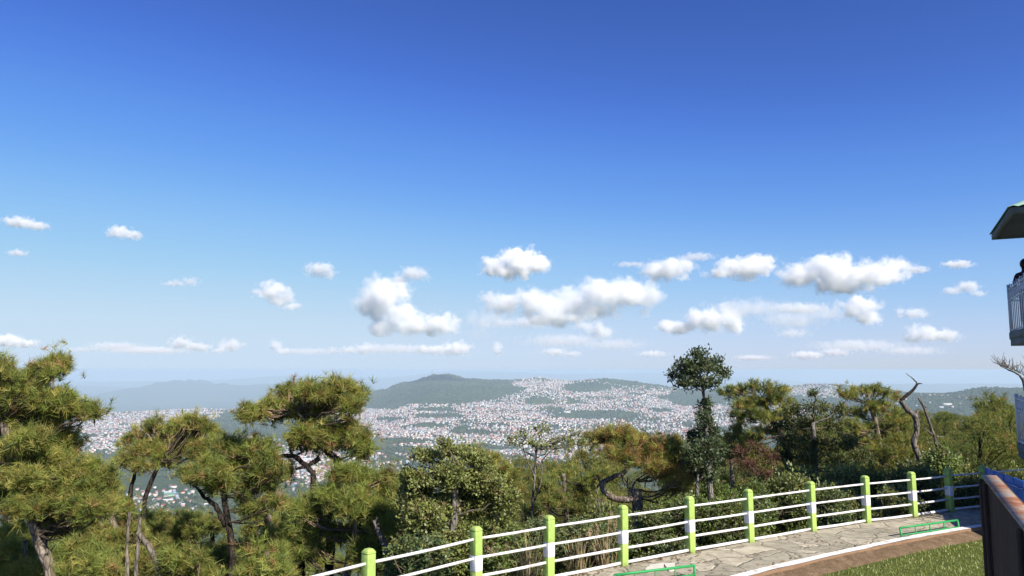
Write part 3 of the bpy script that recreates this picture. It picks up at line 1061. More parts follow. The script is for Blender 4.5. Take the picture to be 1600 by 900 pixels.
b = MB(); b.box(wpt(Lw / 2, TW / 2, hW / 2 - 0.1), (TW - .012, Lw, hW + 0.2 - 0.02), ang_w)
b.build('sheet', m_dark, wall, colors=False)
b = MB(); b.box(wpt(Lw / 2 - 0.004, TW / 2, hW - 0.005), (TW + .008, Lw + 0.008, 0.012), ang_w)
b.build('top_plate', m_rust, wall, colors=False)
for al in (0.03, 0.33, 2.1, 3.9):
    b = MB(); b.box(wpt(al, -0.012, hW / 2 - 0.12), (0.025, 0.055, hW + .18), ang_w)
    b.build('stiffener', m_dark, wall, colors=False)
b = MB(); b.box(wpt(Lw / 2, TW + 0.016, hW - 0.03), (0.018, Lw, 0.03), ang_w)
b.build('edge_angle', m_dark, wall, colors=False)

# ================================================================== VIEWING TOWER
TD = 19.0
CF = at(1576.5, 520, TD); tz1 = CF[2]; tz0 = at(1589, 692, TD)[2]; tzr = at(1553, 366, TD)[2]
fw = np.array([0.506, 1.0]); fw /= np.linalg.norm(fw); fr_ = np.array([fw[1], -fw[0]])   # along the face away, and to the right
TL, TWd = 3.3, 4.2
tower = empty('viewing_tower', (CF[0], CF[1], GZ), 'grey viewing tower with white balcony railings and pale green metal roof', 'tower')
m_con = paint('grey_green_concrete', (0.15, 0.17, 0.165), (0.07, 0.075, 0.07), 0.6, 0.85, 2.0)
m_wr = paint('white_balcony_paint', (0.66, 0.66, 0.70), (0.35, 0.33, 0.32), 0.3, 0.5, 4.0)
m_wallp = paint('tower_wall', (0.30, 0.29, 0.27), (0.15, 0.14, 0.13), 0.5, 0.85, 2.0)


def tpt(along, across, z):
    q = -fw * along + fr_ * across
    return np.array([q[0], q[1], z - GZ])


tang = math.atan2(-fw[0], fw[1])


def tbox(mb, al0, al1, ac0, ac1, z0, z1, mat=0):
    mb.box(tpt((al0 + al1) / 2, (ac0 + ac1) / 2, (z0 + z1) / 2), (ac1 - ac0, al1 - al0, z1 - z0), tang, mat)


b = MB(); tbox(b, 0.9, TL - .2, 1.0, TWd - 1.0, GZ - .3, tzr + .1); b.build('core_wall', m_wallp, tower, colors=False)
for zt, ins in ((tz1, 0.0), (tz0, 0.0)):
    b = MB(); tbox(b, ins, TL - ins, ins, TWd - ins, zt - 0.17, zt); tbox(b, ins + .02, TL - ins - .02, ins + .02, TWd - ins - .02, zt - 0.33, zt - 0.172)
    b.build('floor_slab', m_con, tower, colors=False)
    rl = empty('balustrade', (0, 0, 0)); rl.parent = tower
    e_ = ins + 0.05
    runs = [((e_, e_), (TL - e_, e_)), ((e_, e_), (e_, TWd - e_)), ((TL - e_, e_), (TL - e_, TWd - e_)), ((e_, TWd - e_), (TL - e_, TWd - e_))]
    H = 1.17
    rb = MB(); bb = MB(); xb = MB()
    for (a0, c0), (a1, c1) in runs:
        L = math.hypot(a1 - a0, c1 - c0); nb_ = max(2, int(L / 0.27))
        g = lambda t: (a0 + (a1 - a0) * t, c0 + (c1 - c0) * t)
        for hh in (0.06, 0.80, 1.08):
            rb.tube([tpt(*g(0), zt + hh), tpt(*g(.5), zt + hh), tpt(*g(1), zt + hh)], 0.020, 6)
        for k in range(nb_ + 1):
            t = k / nb_
            tall = H + (0.03 if k % 2 else 0)
            bb.tube([tpt(*g(t), zt - .02), tpt(*g(t), zt + 0.6), tpt(*g(t), zt + tall)], 0.014, 5)
            if k < nb_:
                xb.tube([tpt(*g(t), zt + .80), tpt(*g((k + 1) / nb_), zt + 1.08)], 0.009, 4)
                xb.tube([tpt(*g((k + 1) / nb_), zt + .80), tpt(*g(t), zt + 1.08)], 0.009, 4)
    rb.build('handrail', m_wr, rl, smooth=True, colors=False)
    bb.build('balusters', m_wr, rl, smooth=True, colors=False)
    xb.build('lattice', m_wr, rl, smooth=True, colors=False)
    b = MB()
    for a0, c0 in ((e_, e_), (TL - e_, e_), (e_, TWd - e_), (TL - e_, TWd - e_)):
        b.box(tpt(a0, c0, zt + .6), (.07, .07, 1.2), tang)
        b.build('corner_post', m_wr, rl, colors=False); b = MB()
for al, ac in ((0.4, 0.4), (TL - .4, .4), (0.4, TWd - .4), (TL - .4, TWd - .4)):
    for za, zb in ((GZ - .3, tz0 - .32), (tz0, tz1 - .32)):
        if za > -3 and ac < 1:
            continue
        b = MB(); tbox(b, al - .12, al + .12, ac - .12, ac + .12, za, zb); b.build('column', m_con, tower, colors=False)
# roof: hipped corrugated sheet with dark fascia and soffit
m_roof, nt, ns, ln = new_mat('mint_corrugated_sheet')
v = coords(nt); f = noise_tex(nt, v, 3, 5, 0.6)
c = mixc(nt, ramp(nt, f, [(0.45, 0), (0.75, .5)]), (0.30, 0.46, 0.36), (0.20, 0.27, 0.22))
finish(nt, c, 0.45, f, 0.004, 0.4, 0.4)
OV = 0.25
ac_c, al_c = TWd / 2, TL / 2
hip = MB()
ridge_h = 1.15
apex = tpt(al_c, ac_c, tzr + ridge_h + .06)
cor = [(-OV, -OV), (-OV, TWd + OV), (TL + OV, TWd + OV), (TL + OV, -OV)]
for k in range(4):
    (a0, c0), (a1, c1) = cor[k], cor[(k + 1) % 4]
    L = math.hypot(a1 - a0, c1 - c0); nc = int(L / 0.09)
    vs = []; fs = []
    for q in range(nc + 1):
        t = q / nc
        for s in np.linspace(0, 1, 9):
            aa, cc = a0 + (a1 - a0) * t, c0 + (c1 - c0) * t
            p = tpt(aa, cc, tzr + .05) * (1 - s) + apex * s
            p = p + np.array([0, 0, (0.018 if q % 2 else -0.006) * (1 - s)])
            vs.append(p)
    for q in range(nc):
        for s in range(8):
            fs.append([q * 9 + s, q * 9 + s + 1, (q + 1) * 9 + s + 1, (q + 1) * 9 + s])
    hip.add(np.array(vs), np.array(fs))
hip.build('roof', m_roof, tower, colors=False)
b = MB()
tbox(b, -OV + .12, TL + OV - .12, -OV + .12, TWd + OV - .12, tzr - .06, tzr + .03)
b.build('soffit', paint('dark_soffit', (0.09, 0.095, 0.10), (.05, .05, .05), .4, .8), tower, colors=False)
b = MB()
for q in [(-OV + .04, -OV + .12, -OV + .04, TWd + OV - .04), (TL + OV - .12, TL + OV - .04, -OV + .04, TWd + OV - .04)]:
    tbox(b, q[0], q[1], q[2], q[3], tzr - .10, tzr + .032)
for q in [(-OV + .121, TL + OV - .121, -OV + .04, -OV + .12), (-OV + .121, TL + OV - .121, TWd + OV - .12, TWd + OV - .04)]:
    tbox(b, q[0], q[1], q[2], q[3], tzr - .10, tzr + .034)
b.build('fascia', m_con, tower, colors=False)
for al, ac in ((0.7, 0.7), (TL - .7, .7), (.7, TWd - .7), (TL - .7, TWd - .7)):
    b = MB(); tbox(b, al - .06, al + .06, ac - .06, ac + .06, tz1, tzr - .06); b.build('roof_post', m_con, tower, colors=False)

# person on the upper balcony, seen from behind the balusters
m_cloth = paint('dark_plum_cloth', (0.030, 0.018, 0.034), (0.015, 0.012, 0.018), .4, .9, 9)
m_skin = plain('skin', (0.30, 0.17, 0.11), 0.55)
m_hair = plain('black_hair', (0.010, 0.008, 0.008), 0.5)
pp = tpt(0.62, 0.36, tz1) + np.array([CF[0], CF[1], GZ])
jn = {'pelvis': (0, 0, .93, .145), 'waist': (0, 0, 1.08, .130), 'chest': (0, .01, 1.30, .155), 'neck': (0, .01, 1.46, .062), 'head0': (0, .02, 1.56, .085), 'head1': (0, .03, 1.66, .095),
      'lsh': (-.19, 0, 1.38, .068), 'lel': (-.24, .05, 1.12, .045), 'lwr': (-.15, .22, 1.06, .033), 'rsh': (.19, 0, 1.38, .068), 'rel': (.24, .05, 1.12, .045), 'rwr': (.15, .22, 1.06, .033),
      'lhi': (-.09, 0, .86, .10), 'lkn': (-.10, .02, .49, .066), 'lan': (-.10, 0, .07, .045), 'lto': (-.11, .16, .03, .035), 'rhi': (.09, 0, .86, .10), 'rkn': (.10, .02, .49, .066), 'ran': (.10, 0, .07, .045), 'rto': (.11, .16, .03, .035)}
ed = [('pelvis', 'waist'), ('waist', 'chest'), ('chest', 'neck'), ('neck', 'head0'), ('head0', 'head1'), ('chest', 'lsh'), ('lsh', 'lel'), ('lel', 'lwr'), ('chest', 'rsh'), ('rsh', 'rel'), ('rel', 'rwr'),
      ('pelvis', 'lhi'), ('lhi', 'lkn'), ('lkn', 'lan'), ('lan', 'lto'), ('pelvis', 'rhi'), ('rhi', 'rkn'), ('rkn', 'ran'), ('ran', 'rto')]
ks = list(jn)
me = bpy.data.meshes.new('person')
me.from_pydata([jn[k][:3] for k in ks], [(ks.index(a), ks.index(b)) for a, b in ed], [])
person = link('person', me)
sk = person.modifiers.new('skin', 'SKIN')
if not me.skin_vertices:
    bmm = bmesh.new(); bmm.from_mesh(me); bmm.verts.layers.skin.verify(); bmm.to_mesh(me); bmm.free()
for k, sv in zip(ks, me.skin_vertices[0].data):
    sv.radius = (jn[k][3], jn[k][3] * (.75 if k in ('chest', 'waist', 'pelvis') else 1)); sv.use_root = (k == 'pelvis')
ss = person.modifiers.new('sub', 'SUBSURF'); ss.levels = 2; ss.render_levels = 2
me.materials.append(m_cloth)
person.location = tuple(pp); person.rotation_euler = (0, 0, R(-20))
tag(person, 'person in dark plum clothes standing behind the white balcony balusters', 'person')
hm = MB()
bmh = bmesh.new(); bmesh.ops.create_uvsphere(bmh, u_segments=20, v_segments=14, radius=1)
hv = np.array([q.co[:] for q in bmh.verts])
hq = [[q.index for q in f.verts] for f in bmh.faces]; bmh.free()
hv = hv * np.array([.112, .125, .135]) + np.array([0, .0, 1.64])
hm.add(hv, [q for q in hq if len(q) == 4]); hm.add(hv, [q for q in hq if len(q) == 3])
hm.build('hair', m_hair, person, smooth=True, colors=False)
for sx in (-1, 1):
    hb_ = MB(); hb_.tube([(sx * .15, .22, 1.06), (sx * .135, .28, 1.055), (sx * .125, .31, 1.05)], [.03, .036, .026], 8)
    for k in range(4):
        x0 = sx * .125 + (k - 1.5) * .018
        hb_.tube([(x0, .305, 1.05), (x0, .345, 1.05), (x0, .365, 1.03), (x0, .365, 1.01)], [.009, .0085, .008, .006], 6)
    hb_.tube([(sx * .125 - sx * .03, .27, 1.05), (sx * .125 - sx * .05, .30, 1.05), (sx * .125 - sx * .052, .33, 1.045)], [.011, .01, .007], 6)
    hb_.build('hand', m_skin, person, smooth=True, colors=False)

# blue sheet barrier below the tower
m_blue = paint('bright_blue_sheet', (0.013, 0.12, 0.48), (0.008, 0.04, 0.16), 0.3, 0.4, 3)
m_blued = paint('blue_frame_paint', (0.09, 0.16, 0.36), (0.05, 0.1, 0.3), 0.4, 0.45, 5)
bA = at(1541, 731, 18.6); bB = at(1601, 752, 15.6)
bar = empty('blue_barrier', (bA[0], bA[1], GZ), 'bright blue sheet metal barrier beside the last lime green post', 'barrier')
dv = bB[:2] - bA[:2]; Lb = np.linalg.norm(dv); dv /= Lb; rzb = math.atan2(dv[1], dv[0])
for k in range(4):
    a0 = k * Lb / 4; zt = (bA[2] + (bB[2] - bA[2]) * (k + .5) / 4)
    b = MB(); q = dv * (a0 + Lb / 8)
    b.box((q[0], q[1], (zt - GZ) / 2 + .05), (Lb / 4 - .03, .03, zt - GZ - .1), rzb)
    o = b.build('panel', m_blue, bar, colors=False)
    bv = o.modifiers.new('bevel', 'BEVEL'); bv.width = .01; bv.segments = 2
for k in range(5):
    q = dv * (k * Lb / 4); zt = (bA[2] + (bB[2] - bA[2]) * k / 4) - GZ
    b = MB(); b.tube([(q[0], q[1], -.1), (q[0], q[1], zt * .5), (q[0], q[1], zt)], .03, 8); b.build('upright', m_blued, bar, smooth=True, colors=False)
b = MB(); nv = np.array([dv[1], -dv[0]]) * .05
b.tube([(nv[0], nv[1], bA[2] - GZ - .16), (nv[0] + dv[0] * Lb / 2, nv[1] + dv[1] * Lb / 2, (bA[2] + bB[2]) / 2 - GZ - .16), (nv[0] + dv[0] * Lb, nv[1] + dv[1] * Lb, bB[2] - GZ - .16)], .022, 8)
b.build('handrail', m_blued, bar, smooth=True, colors=False)

# fallen needles and dry leaves blown against the kerb and the foot of the railing
nl = 5200
t = RNG.uniform(0, 1, nl); side = RNG.random(nl)
gi = (t * (len(FL) - 2)).astype(int); frr = (t * (len(FL) - 2) - gi)[:, None]
fa = fo[gi] * (1 - frr) + fo[gi + 1] * frr; ka = kk[gi] * (1 - frr) + kk[gi + 1] * frr
w_ = np.where(side < .55, 0.04 + RNG.exponential(.07, nl), np.where(side < .75, 1 - RNG.exponential(.03, nl), RNG.uniform(0, 1, nl)))
w_ = np.clip(w_, .03, .995)[:, None]
lp_ = fa * (1 - w_) + ka * w_
clus = fbm(lp_[:, 0] * 1.6, lp_[:, 1] * 1.6, 3, 71) > .46
lp_ = lp_[clus]; nl = len(lp_)
a_ = RNG.uniform(0, 6.28, nl); L_ = RNG.uniform(.03, .11, nl); W_ = RNG.uniform(.004, .022, nl)
dx = np.stack([np.cos(a_), np.sin(a_)], 1); dn = np.stack([-np.sin(a_), np.cos(a_)], 1)
zl = GZ + .014 + RNG.random(nl) * .012
vv_ = np.stack([np.column_stack([lp_ - dx * L_[:, None] / 2, zl]), np.column_stack([lp_ + dn * W_[:, None], zl + .008]), np.column_stack([lp_ + dx * L_[:, None] / 2, zl]), np.column_stack([lp_ - dn * W_[:, None], zl])], 1)
lt = MB(); lt.add(vv_.reshape(-1, 3), np.arange(nl * 4).reshape(-1, 4), 0, np.repeat(np.array([.20, .125, .06]) * RNG.uniform(.4, 1.4, (nl, 1)), 4, 0))
lo = lt.build('leaf_litter', tint_mat('dry_litter', .9, .1))
tag(lo, 'dry brown needles and leaves scattered on the stone path', 'leaf litter', kind='stuff')
# ================================================================== TREES AND SHRUBS
UP = np.array([0, 0, 1.0])


def merge(cr, tw):
    """twigs join the crown as its second material"""
    for k in (3, 4):
        for f, m_ in zip(tw.f[k], tw.m[k]):
            cr.f[k].append(f + cr.n); cr.m[k].append(np.ones(len(m_), np.int32))
    cr.v += tw.v; cr.c += tw.c; cr.n += tw.n


def unit(v):
    return v / (np.linalg.norm(v, axis=-1, keepdims=True) + 1e-9)


def frames(d):
    """two vectors across each direction"""
    ref = np.where(np.abs(d[:, 2:3]) < 0.9, np.array([[0, 0, 1.0]]), np.array([[1.0, 0, 0]]))
    a = unit(np.cross(d, ref)); b = np.cross(d, a)
    return a, b


def needles(mb, pos, dirs, length, width, count, tint, mat=0, spread=(0.25, 1.25)):
    """brushes of pine needles: thin blades fanning out from each shoot tip"""
    n = len(pos)
    if n == 0:
        return
    a, b = frames(dirs)
    ph = RNG.uniform(0, 2 * math.pi, (n, count)); th = RNG.uniform(spread[0], spread[1], (n, count))
    L = length * RNG.uniform(0.7, 1.1, (n, count)) * (RNG.uniform(.8, 1.15, (n, 1)))
    d = (np.cos(th)[..., None] * dirs[:, None] + np.sin(th)[..., None] * (np.cos(ph)[..., None] * a[:, None] + np.sin(ph)[..., None] * b[:, None]))
    root = pos[:, None] - dirs[:, None] * (RNG.uniform(0, 0.55, (n, count)) * length)[..., None]
    tip = root + d * L[..., None]; tip[..., 2] -= 0.10 * L * RNG.random((n, count))
    side = unit(np.cross(d.reshape(-1, 3), RNG.normal(size=(n * count, 3)))).reshape(n, count, 3) * (width / 2)
    v = np.stack([root - side, root + side, tip], 2).reshape(-1, 3)
    c = np.repeat(np.repeat(tint, count, 0) * RNG.uniform(0.8, 1.2, (n * count, 1)), 3, 0)
    mb.add(v, np.arange(n * count * 3).reshape(-1, 3), mat, c)


def leaves(mb, pos, dirs, length, width, tint, mat=0):
    n = len(pos)
    if n == 0:
        return
    a, b = frames(dirs)
    face = unit(UP * 0.9 + np.array([0.25, -0.3, 0]) + RNG.normal(size=(n, 3)) * 0.55)
    s = unit(np.cross(dirs, face))
    nr = np.cross(dirs, s)
    L = length * RNG.uniform(0.6, 1.15, n)[:, None]; W = width * RNG.uniform(0.7, 1.1, n)[:, None]
    p0 = pos; p2 = pos + dirs * L - UP * L * RNG.uniform(0, .25, (n, 1))
    mid = pos + dirs * L * .45 + nr * L * 0.10
    p1 = mid - s * W / 2; p3 = mid + s * W / 2
    v = np.stack([p0, p1, p2, p3], 1).reshape(-1, 3)
    c = np.repeat(tint * RNG.uniform(0.72, 1.28, (n, 1)), 4, 0)
    mb.add(v, np.arange(n * 4).reshape(-1, 4), mat, c)


PINE_MAT = leaf_mat('pine_needles', 0.42, 0.02, 0.6)
LEAF_MAT = leaf_mat('glossy_leaves', 0.34, 0.035, 0.5)
DULL_LEAF = leaf_mat('matt_leaves', 0.36, 0.015, 0.6)
TWIG_MAT = tint_mat('twig_bark', 0.9, 0.1)
BARK_PINE = bark_mat('pine_bark', (0.09, 0.067, 0.05), (0.34, 0.28, 0.22), 7)
BARK_DARK = bark_mat('dark_bark', (0.018, 0.014, 0.012), (0.07, 0.055, 0.045), 8)
BARK_GREY = bark_mat('grey_bark', (0.09, 0.08, 0.07), (0.30, 0.27, 0.23), 9)
BARK_DEAD = bark_mat('dead_wood', (0.07, 0.058, 0.048), (0.30, 0.255, 0.21), 6)


def px_line(pts, Y, dy=0.0):
    """a line of pixels turned into a line of points, Y metres ahead (a third number moves a point in depth)"""
    out = []
    for p in pts:
        yy = Y + (p[2] if len(p) > 2 else 0.0)
        out.append(at(p[0], p[1], yy))
    return np.array(out)


def wander(pts, n, amp):
    """the line through PTS with more points and small bends"""
    pts = np.asarray(pts, float)
    d = np.concatenate([[0], np.cumsum(np.linalg.norm(np.diff(pts, axis=0), axis=1))]); t = np.linspace(0, d[-1], n)
    out = []
    for q in t:
        i = min(max(int(np.searchsorted(d, q, 'right')) - 1, 0), len(pts) - 2)
        s = (q - d[i]) / (d[i + 1] - d[i] + 1e-9)
        p0 = pts[max(i - 1, 0)]; p1 = pts[i]; p2 = pts[i + 1]; p3 = pts[min(i + 2, len(pts) - 1)]
        out.append(0.5 * ((2 * p1) + (-p0 + p2) * s + (2 * p0 - 5 * p1 + 4 * p2 - p3) * s * s + (-p0 + 3 * p1 - 3 * p2 + p3) * s ** 3))
    out = np.array(out)
    j = RNG.normal(size=out.shape) * amp
    j[0] = 0; j[-1] = 0
    return out + j


def limb_path(a, c, n=8, sag=0.12, amp=0.03):
    """a bowed limb from the trunk to a clump"""
    a = np.asarray(a); c = np.asarray(c)
    L = np.linalg.norm(c - a)
    mid = (a + c) / 2 + np.array([0, 0, -sag * L]) + RNG.normal(size=3) * 0.06 * L
    return wander(np.array([a, mid, c]), n, amp * L * 0.6)


GREEN_PINE = np.array([0.235, 0.275, 0.06]); YELLOW_PINE = np.array([0.37, 0.34, 0.092]); DARK_PINE = np.array([0.12, 0.17, 0.052]); BROWN_PINE = np.array([0.33, 0.20, 0.08])


def pine(label, trunk_px, Y, r_top, r_base, clumps, group=None, mix=(0.50, 0.34, 0.10, 0.06), density=1.0, needle=0.19, width=0.0105, count=20, bark=None, extra=(), name='pine_tree', flat=0.8, ground_base=True, limb_from=0.9):
    """clumps: (px, py, rx, ry[, dY]) read on the photograph, given real depth round the trunk"""
    tp = px_line(trunk_px, Y)
    top_first = tp[0, 2] > tp[-1, 2]
    if not top_first:
        tp = tp[::-1]
    if ground_base:
        g = h1(tp[-1, 0], tp[-1, 1])
        if tp[-1, 2] > g:
            tp = np.concatenate([tp, [[tp[-1, 0] + .02, tp[-1, 1], (tp[-1, 2] + g) / 2], [tp[-1, 0] + .05, tp[-1, 1], g - 0.3]]])
    base = tp[-1]
    root = empty(name, tuple(base), label, 'tree', group)
    bark = bark or BARK_PINE
    line = wander(tp, max(10, 4 * len(tp)), 0.006)
    rr = np.linspace(r_top, r_base, len(line)) * (1 + 0.10 * (RNG.random(len(line)) - .5))
    b = MB(); b.tube(line - base, rr, 12, rough=0.14)
    b.build('trunk', bark, root, smooth=True, colors=False)
    line0 = line
    for ex in extra:                       # limbs the photograph shows on their own
        ep = px_line(ex[0], Y)
        if ex[1] >= .03 or ex[2] >= .03:
            line = np.concatenate([line, wander(ep, 3 * len(ep), 0.0)])
        b = MB(); b.tube(wander(ep, 4 * len(ep), 0.010) - base, np.linspace(ex[1], ex[2], 4 * len(ep)), 9, rough=0.15)
        b.build('limb', ex[3] if len(ex) > 3 else bark, root, smooth=True, colors=False)
    tw = MB(); cr = MB()
    parts = []
    for cl in clumps:                      # each bough carries a few uneven sprays
        cx, cy, rx, ry = cl[:4]
        dy = cl[4] if len(cl) > 4 else RNG.uniform(-1, 1) * 0.035 * Y
        if rx < 17:
            parts.append((cx, cy, rx, ry, dy)); continue
        ns_ = 3 if rx < 30 else 4
        for q_ in range(ns_):
            t_ = (q_ + .5) / ns_ * 2 - 1
            s_ = RNG.uniform(.42, .72)
            parts.append((cx + t_ * rx * .72 + RNG.uniform(-.1, .1) * rx, cy + RNG.uniform(-.55, .55) * ry - (.15 * ry if abs(t_) < .4 else 0), rx * s_, ry * RNG.uniform(.6, .85), dy + RNG.uniform(-1, 1) * rx * .55 * Y / F))
    for cl in parts:
        cx, cy, rx, ry, dy = cl
        c = at(cx, cy, Y + dy)
        k = Y / F
        Rx, Rz = rx * k * 0.95, ry * k * 0.95
        Ry = (Rx + Rz) * 0.55
        # limb from the trunk
        cand = line[line[:, 2] < c[2] + 0.25]
        if len(cand) == 0:
            cand = line[-2:]
        dd = np.linalg.norm(cand - c, axis=1) + 0.5 * np.abs(cand[:, 2] - (c[2] - 0.35 * np.linalg.norm(cand[:, :2] - c[:2], axis=1)))
        a0 = cand[int(np.argmin(dd))]
        lp = limb_path(a0, c - np.array([0, 0, Rz * .35]), 9, 0.10)
        Ll = np.linalg.norm(c - a0)
        r0 = min(0.010 + 0.009 * Ll, r_base * .28)
        tw.tube(lp - base, np.linspace(r0, 0.010, len(lp)), 6, 0, np.array([0.10, 0.075, 0.055]) * RNG.uniform(.6, 1.2))
        nt_ = max(8, int(0.108 * rx * ry * density))
        dirs = unit(RNG.normal(size=(nt_, 3)) + np.array([0, 0, 0.30]))
        q = RNG.uniform(0.35, 1.0, nt_) ** 0.55
        lump = 0.55 + 0.85 * vnoise(dirs[:, 0] * 2.2 + cx, dirs[:, 1] * 2.2 + dirs[:, 2] * 1.7 + cy, 5)
        end = c + dirs * np.array([Rx, Ry, Rz]) * np.minimum(q * lump, 1.0)[:, None]
        start = lp[RNG.integers(3, len(lp), nt_)] + RNG.normal(size=(nt_, 3)) * 0.03
        dvec = end - start; dl = np.linalg.norm(dvec, axis=1, keepdims=True)
        # keep twigs short: they leave a side branch, not the limb itself
        start = end - dvec / (dl + 1e-6) * np.minimum(dl, RNG.uniform(0.25, 0.6, (nt_, 1)))
        dvec = unit(end - start)
        for s_, e_ in zip(start, end):
            m_ = (s_ + e_) / 2 + RNG.normal(size=3) * 0.02 - np.array([0, 0, .03])
            tw.tube(np.array([s_, m_, e_]) - base, [0.013, 0.010, 0.006], 3, 0, np.array([0.30, 0.21, 0.125]) * RNG.uniform(.6, 1.3), cap=False)
        p1 = end; d1 = unit(dvec * .6 + UP * .55 + RNG.normal(size=dvec.shape) * .25)
        f2 = RNG.uniform(.55, .85, (nt_, 1)); p2 = start + (end - start) * f2 + RNG.normal(size=end.shape) * .05
        d2 = unit(dvec * .5 + UP * .35 + RNG.normal(size=dvec.shape) * .5)
        p3 = end + RNG.normal(size=end.shape) * needle * .55; d3 = unit(dvec * .4 + UP * .4 + RNG.normal(size=dvec.shape) * .6)
        ns_ = max(3, int(nt_ * .16)); da = unit(RNG.normal(size=(ns_, 3)) * np.array([1, 1, .5]) + UP * .8)
        lump4 = 0.55 + 0.85 * vnoise(da[:, 0] * 2.2 + cx, da[:, 1] * 2.2 + da[:, 2] * 1.7 + cy, 5)
        p4 = c + da * np.array([Rx, Ry, Rz]) * (RNG.uniform(.50, .85, ns_) * np.minimum(lump4, 1.0))[:, None] + UP * RNG.uniform(.02, .15, (ns_, 1)); d4 = unit(da * .35 + UP)
        for e_, g_ in zip(p4, d4):
            tw.tube(np.array([e_ - g_ * .3 - da[0] * .05, e_]) - base, [0.008, 0.005], 3, 0, np.array([0.17, 0.12, 0.07]), cap=False)
        P = np.concatenate([p1, p2, p3, p4]); D = np.concatenate([d1, d2, d3, d4])
        kind = RNG.choice(4, len(P), p=mix)
        T = np.stack([GREEN_PINE, YELLOW_PINE, DARK_PINE, BROWN_PINE])[kind]
        loc = RNG.uniform(0.85, 1.18)
        needles(cr, P - base, D, needle, width, count, T * loc * RNG.uniform(.8, 1.2, (len(P), 1)))
    merge(cr, tw)
    cr.build('crown', [PINE_MAT, TWIG_MAT], root)
    return root


def broadleaf(label, trunk_px, Y, r_top, r_base, clumps, color, cat='tree', name='broadleaf_tree', group=None, density=1.0, leaf=(0.085, 0.045), mat=None, bark=None, extra=(), vary=0.25, stems=True, second=None, second_p=0.0, per=9, hang=0.1, upl=0.3):
    tp = px_line(trunk_px, Y)
    if tp[0, 2] < tp[-1, 2]:
        tp = tp[::-1]
    g = h1(tp[-1, 0], tp[-1, 1])
    if tp[-1, 2] > g:
        tp = np.concatenate([tp, [[tp[-1, 0] + .02, tp[-1, 1], g - 0.25]]])
    base = tp[-1]
    root = empty(name, tuple(base), label, cat, group)
    bark = bark or BARK_GREY
    line = wander(tp, max(10, 4 * len(tp)), 0.006)
    b = MB(); b.tube(line - base, np.linspace(r_top, r_base, len(line)), 10, rough=0.12)
    b.build('trunk', bark, root, smooth=True, colors=False)
    for ex in extra:
        ep = px_line(ex[0], Y)
        b = MB(); b.tube(wander(ep, 4 * len(ep), 0.006) - base, np.linspace(ex[1], ex[2], 4 * len(ep)), 8, rough=0.12)
        b.build('limb', ex[3] if len(ex) > 3 else bark, root, smooth=True, colors=False)
    tw = MB(); cr = MB()
    k = Y / F
    for cl in clumps:
        cx, cy, rx, ry = cl[:4]
        dy = cl[4] if len(cl) > 4 else RNG.uniform(-1, 1) * 0.03 * Y
        leafy_clump(tw, cr, base, line, at(cx, cy, Y + dy), rx * k, ry * k, color, density, leaf, vary, second, second_p, per, r_base, hang, upl)
    merge(cr, tw)
    cr.build('crown', [mat or LEAF_MAT, TWIG_MAT], root)
    return root


def leafy_clump(tw, cr, base, line, c, Rx, Rz, color, density, leaf, vary, second, second_p, per, r_base, hang=0.1, upl=0.3):
    Ry = (Rx + Rz) * .5
    cand = line[line[:, 2] < c[2] + 0.2]
    if len(cand) == 0:
        cand = line[-2:]
    a0 = cand[int(np.argmin(np.linalg.norm(cand - c, axis=1) + 0.4 * np.abs(cand[:, 2] - c[2] + .3)))]
    lp = limb_path(a0, c, 7, 0.04)
    tw.tube(lp - base, np.linspace(min(.012 + .012 * np.linalg.norm(c - a0), r_base * .6), .008, len(lp)), 5, 0, np.array([.12, .10, .08]) * RNG.uniform(.6, 1.2))
    n = max(10, int(240 * (Rx * Rz) / (leaf[0] * leaf[1]) / 100 * density))
    dirs = unit(RNG.normal(size=(n, 3)) + np.array([0, 0, .15]))
    q = RNG.uniform(0.2, 1.0, n) ** 0.5
    lump = 0.60 + 0.70 * vnoise(dirs[:, 0] * 2.4 + c[0] * 3, dirs[:, 1] * 2.4 + dirs[:, 2] * 2 + c[2] * 3, 5)
    end = c + dirs * np.array([Rx, Ry, Rz]) * (q * lump)[:, None]
    start = end - unit(end - c + RNG.normal(size=end.shape) * .1 + UP * .05) * RNG.uniform(.12, .35, (n, 1))
    for s_, e_ in zip(start[::3], end[::3]):
        tw.tube(np.array([s_, e_]) - base, [0.006, 0.003], 3, 0, np.array([.14, .11, .07]) * RNG.uniform(.6, 1.3), cap=False)
    tcol = color * RNG.uniform(1 - vary, 1 + vary, (n, 1))
    if second is not None:
        sel_ = RNG.random(n) < second_p
        tcol[sel_] = second * RNG.uniform(1 - vary, 1 + vary, (sel_.sum(), 1))
    dv = unit(end - start)
    P = np.repeat(end, per, 0) - np.repeat(dv, per, 0) * RNG.uniform(0, .16, (n * per, 1)) + RNG.normal(size=(n * per, 3)) * leaf[0] * .35
    D = unit(np.repeat(dv, per, 0) * .55 + RNG.normal(size=(n * per, 3)) * .6 + UP * upl - UP * hang)
    leaves(cr, P - base, D, leaf[0], leaf[1], np.repeat(tcol, per, 0))


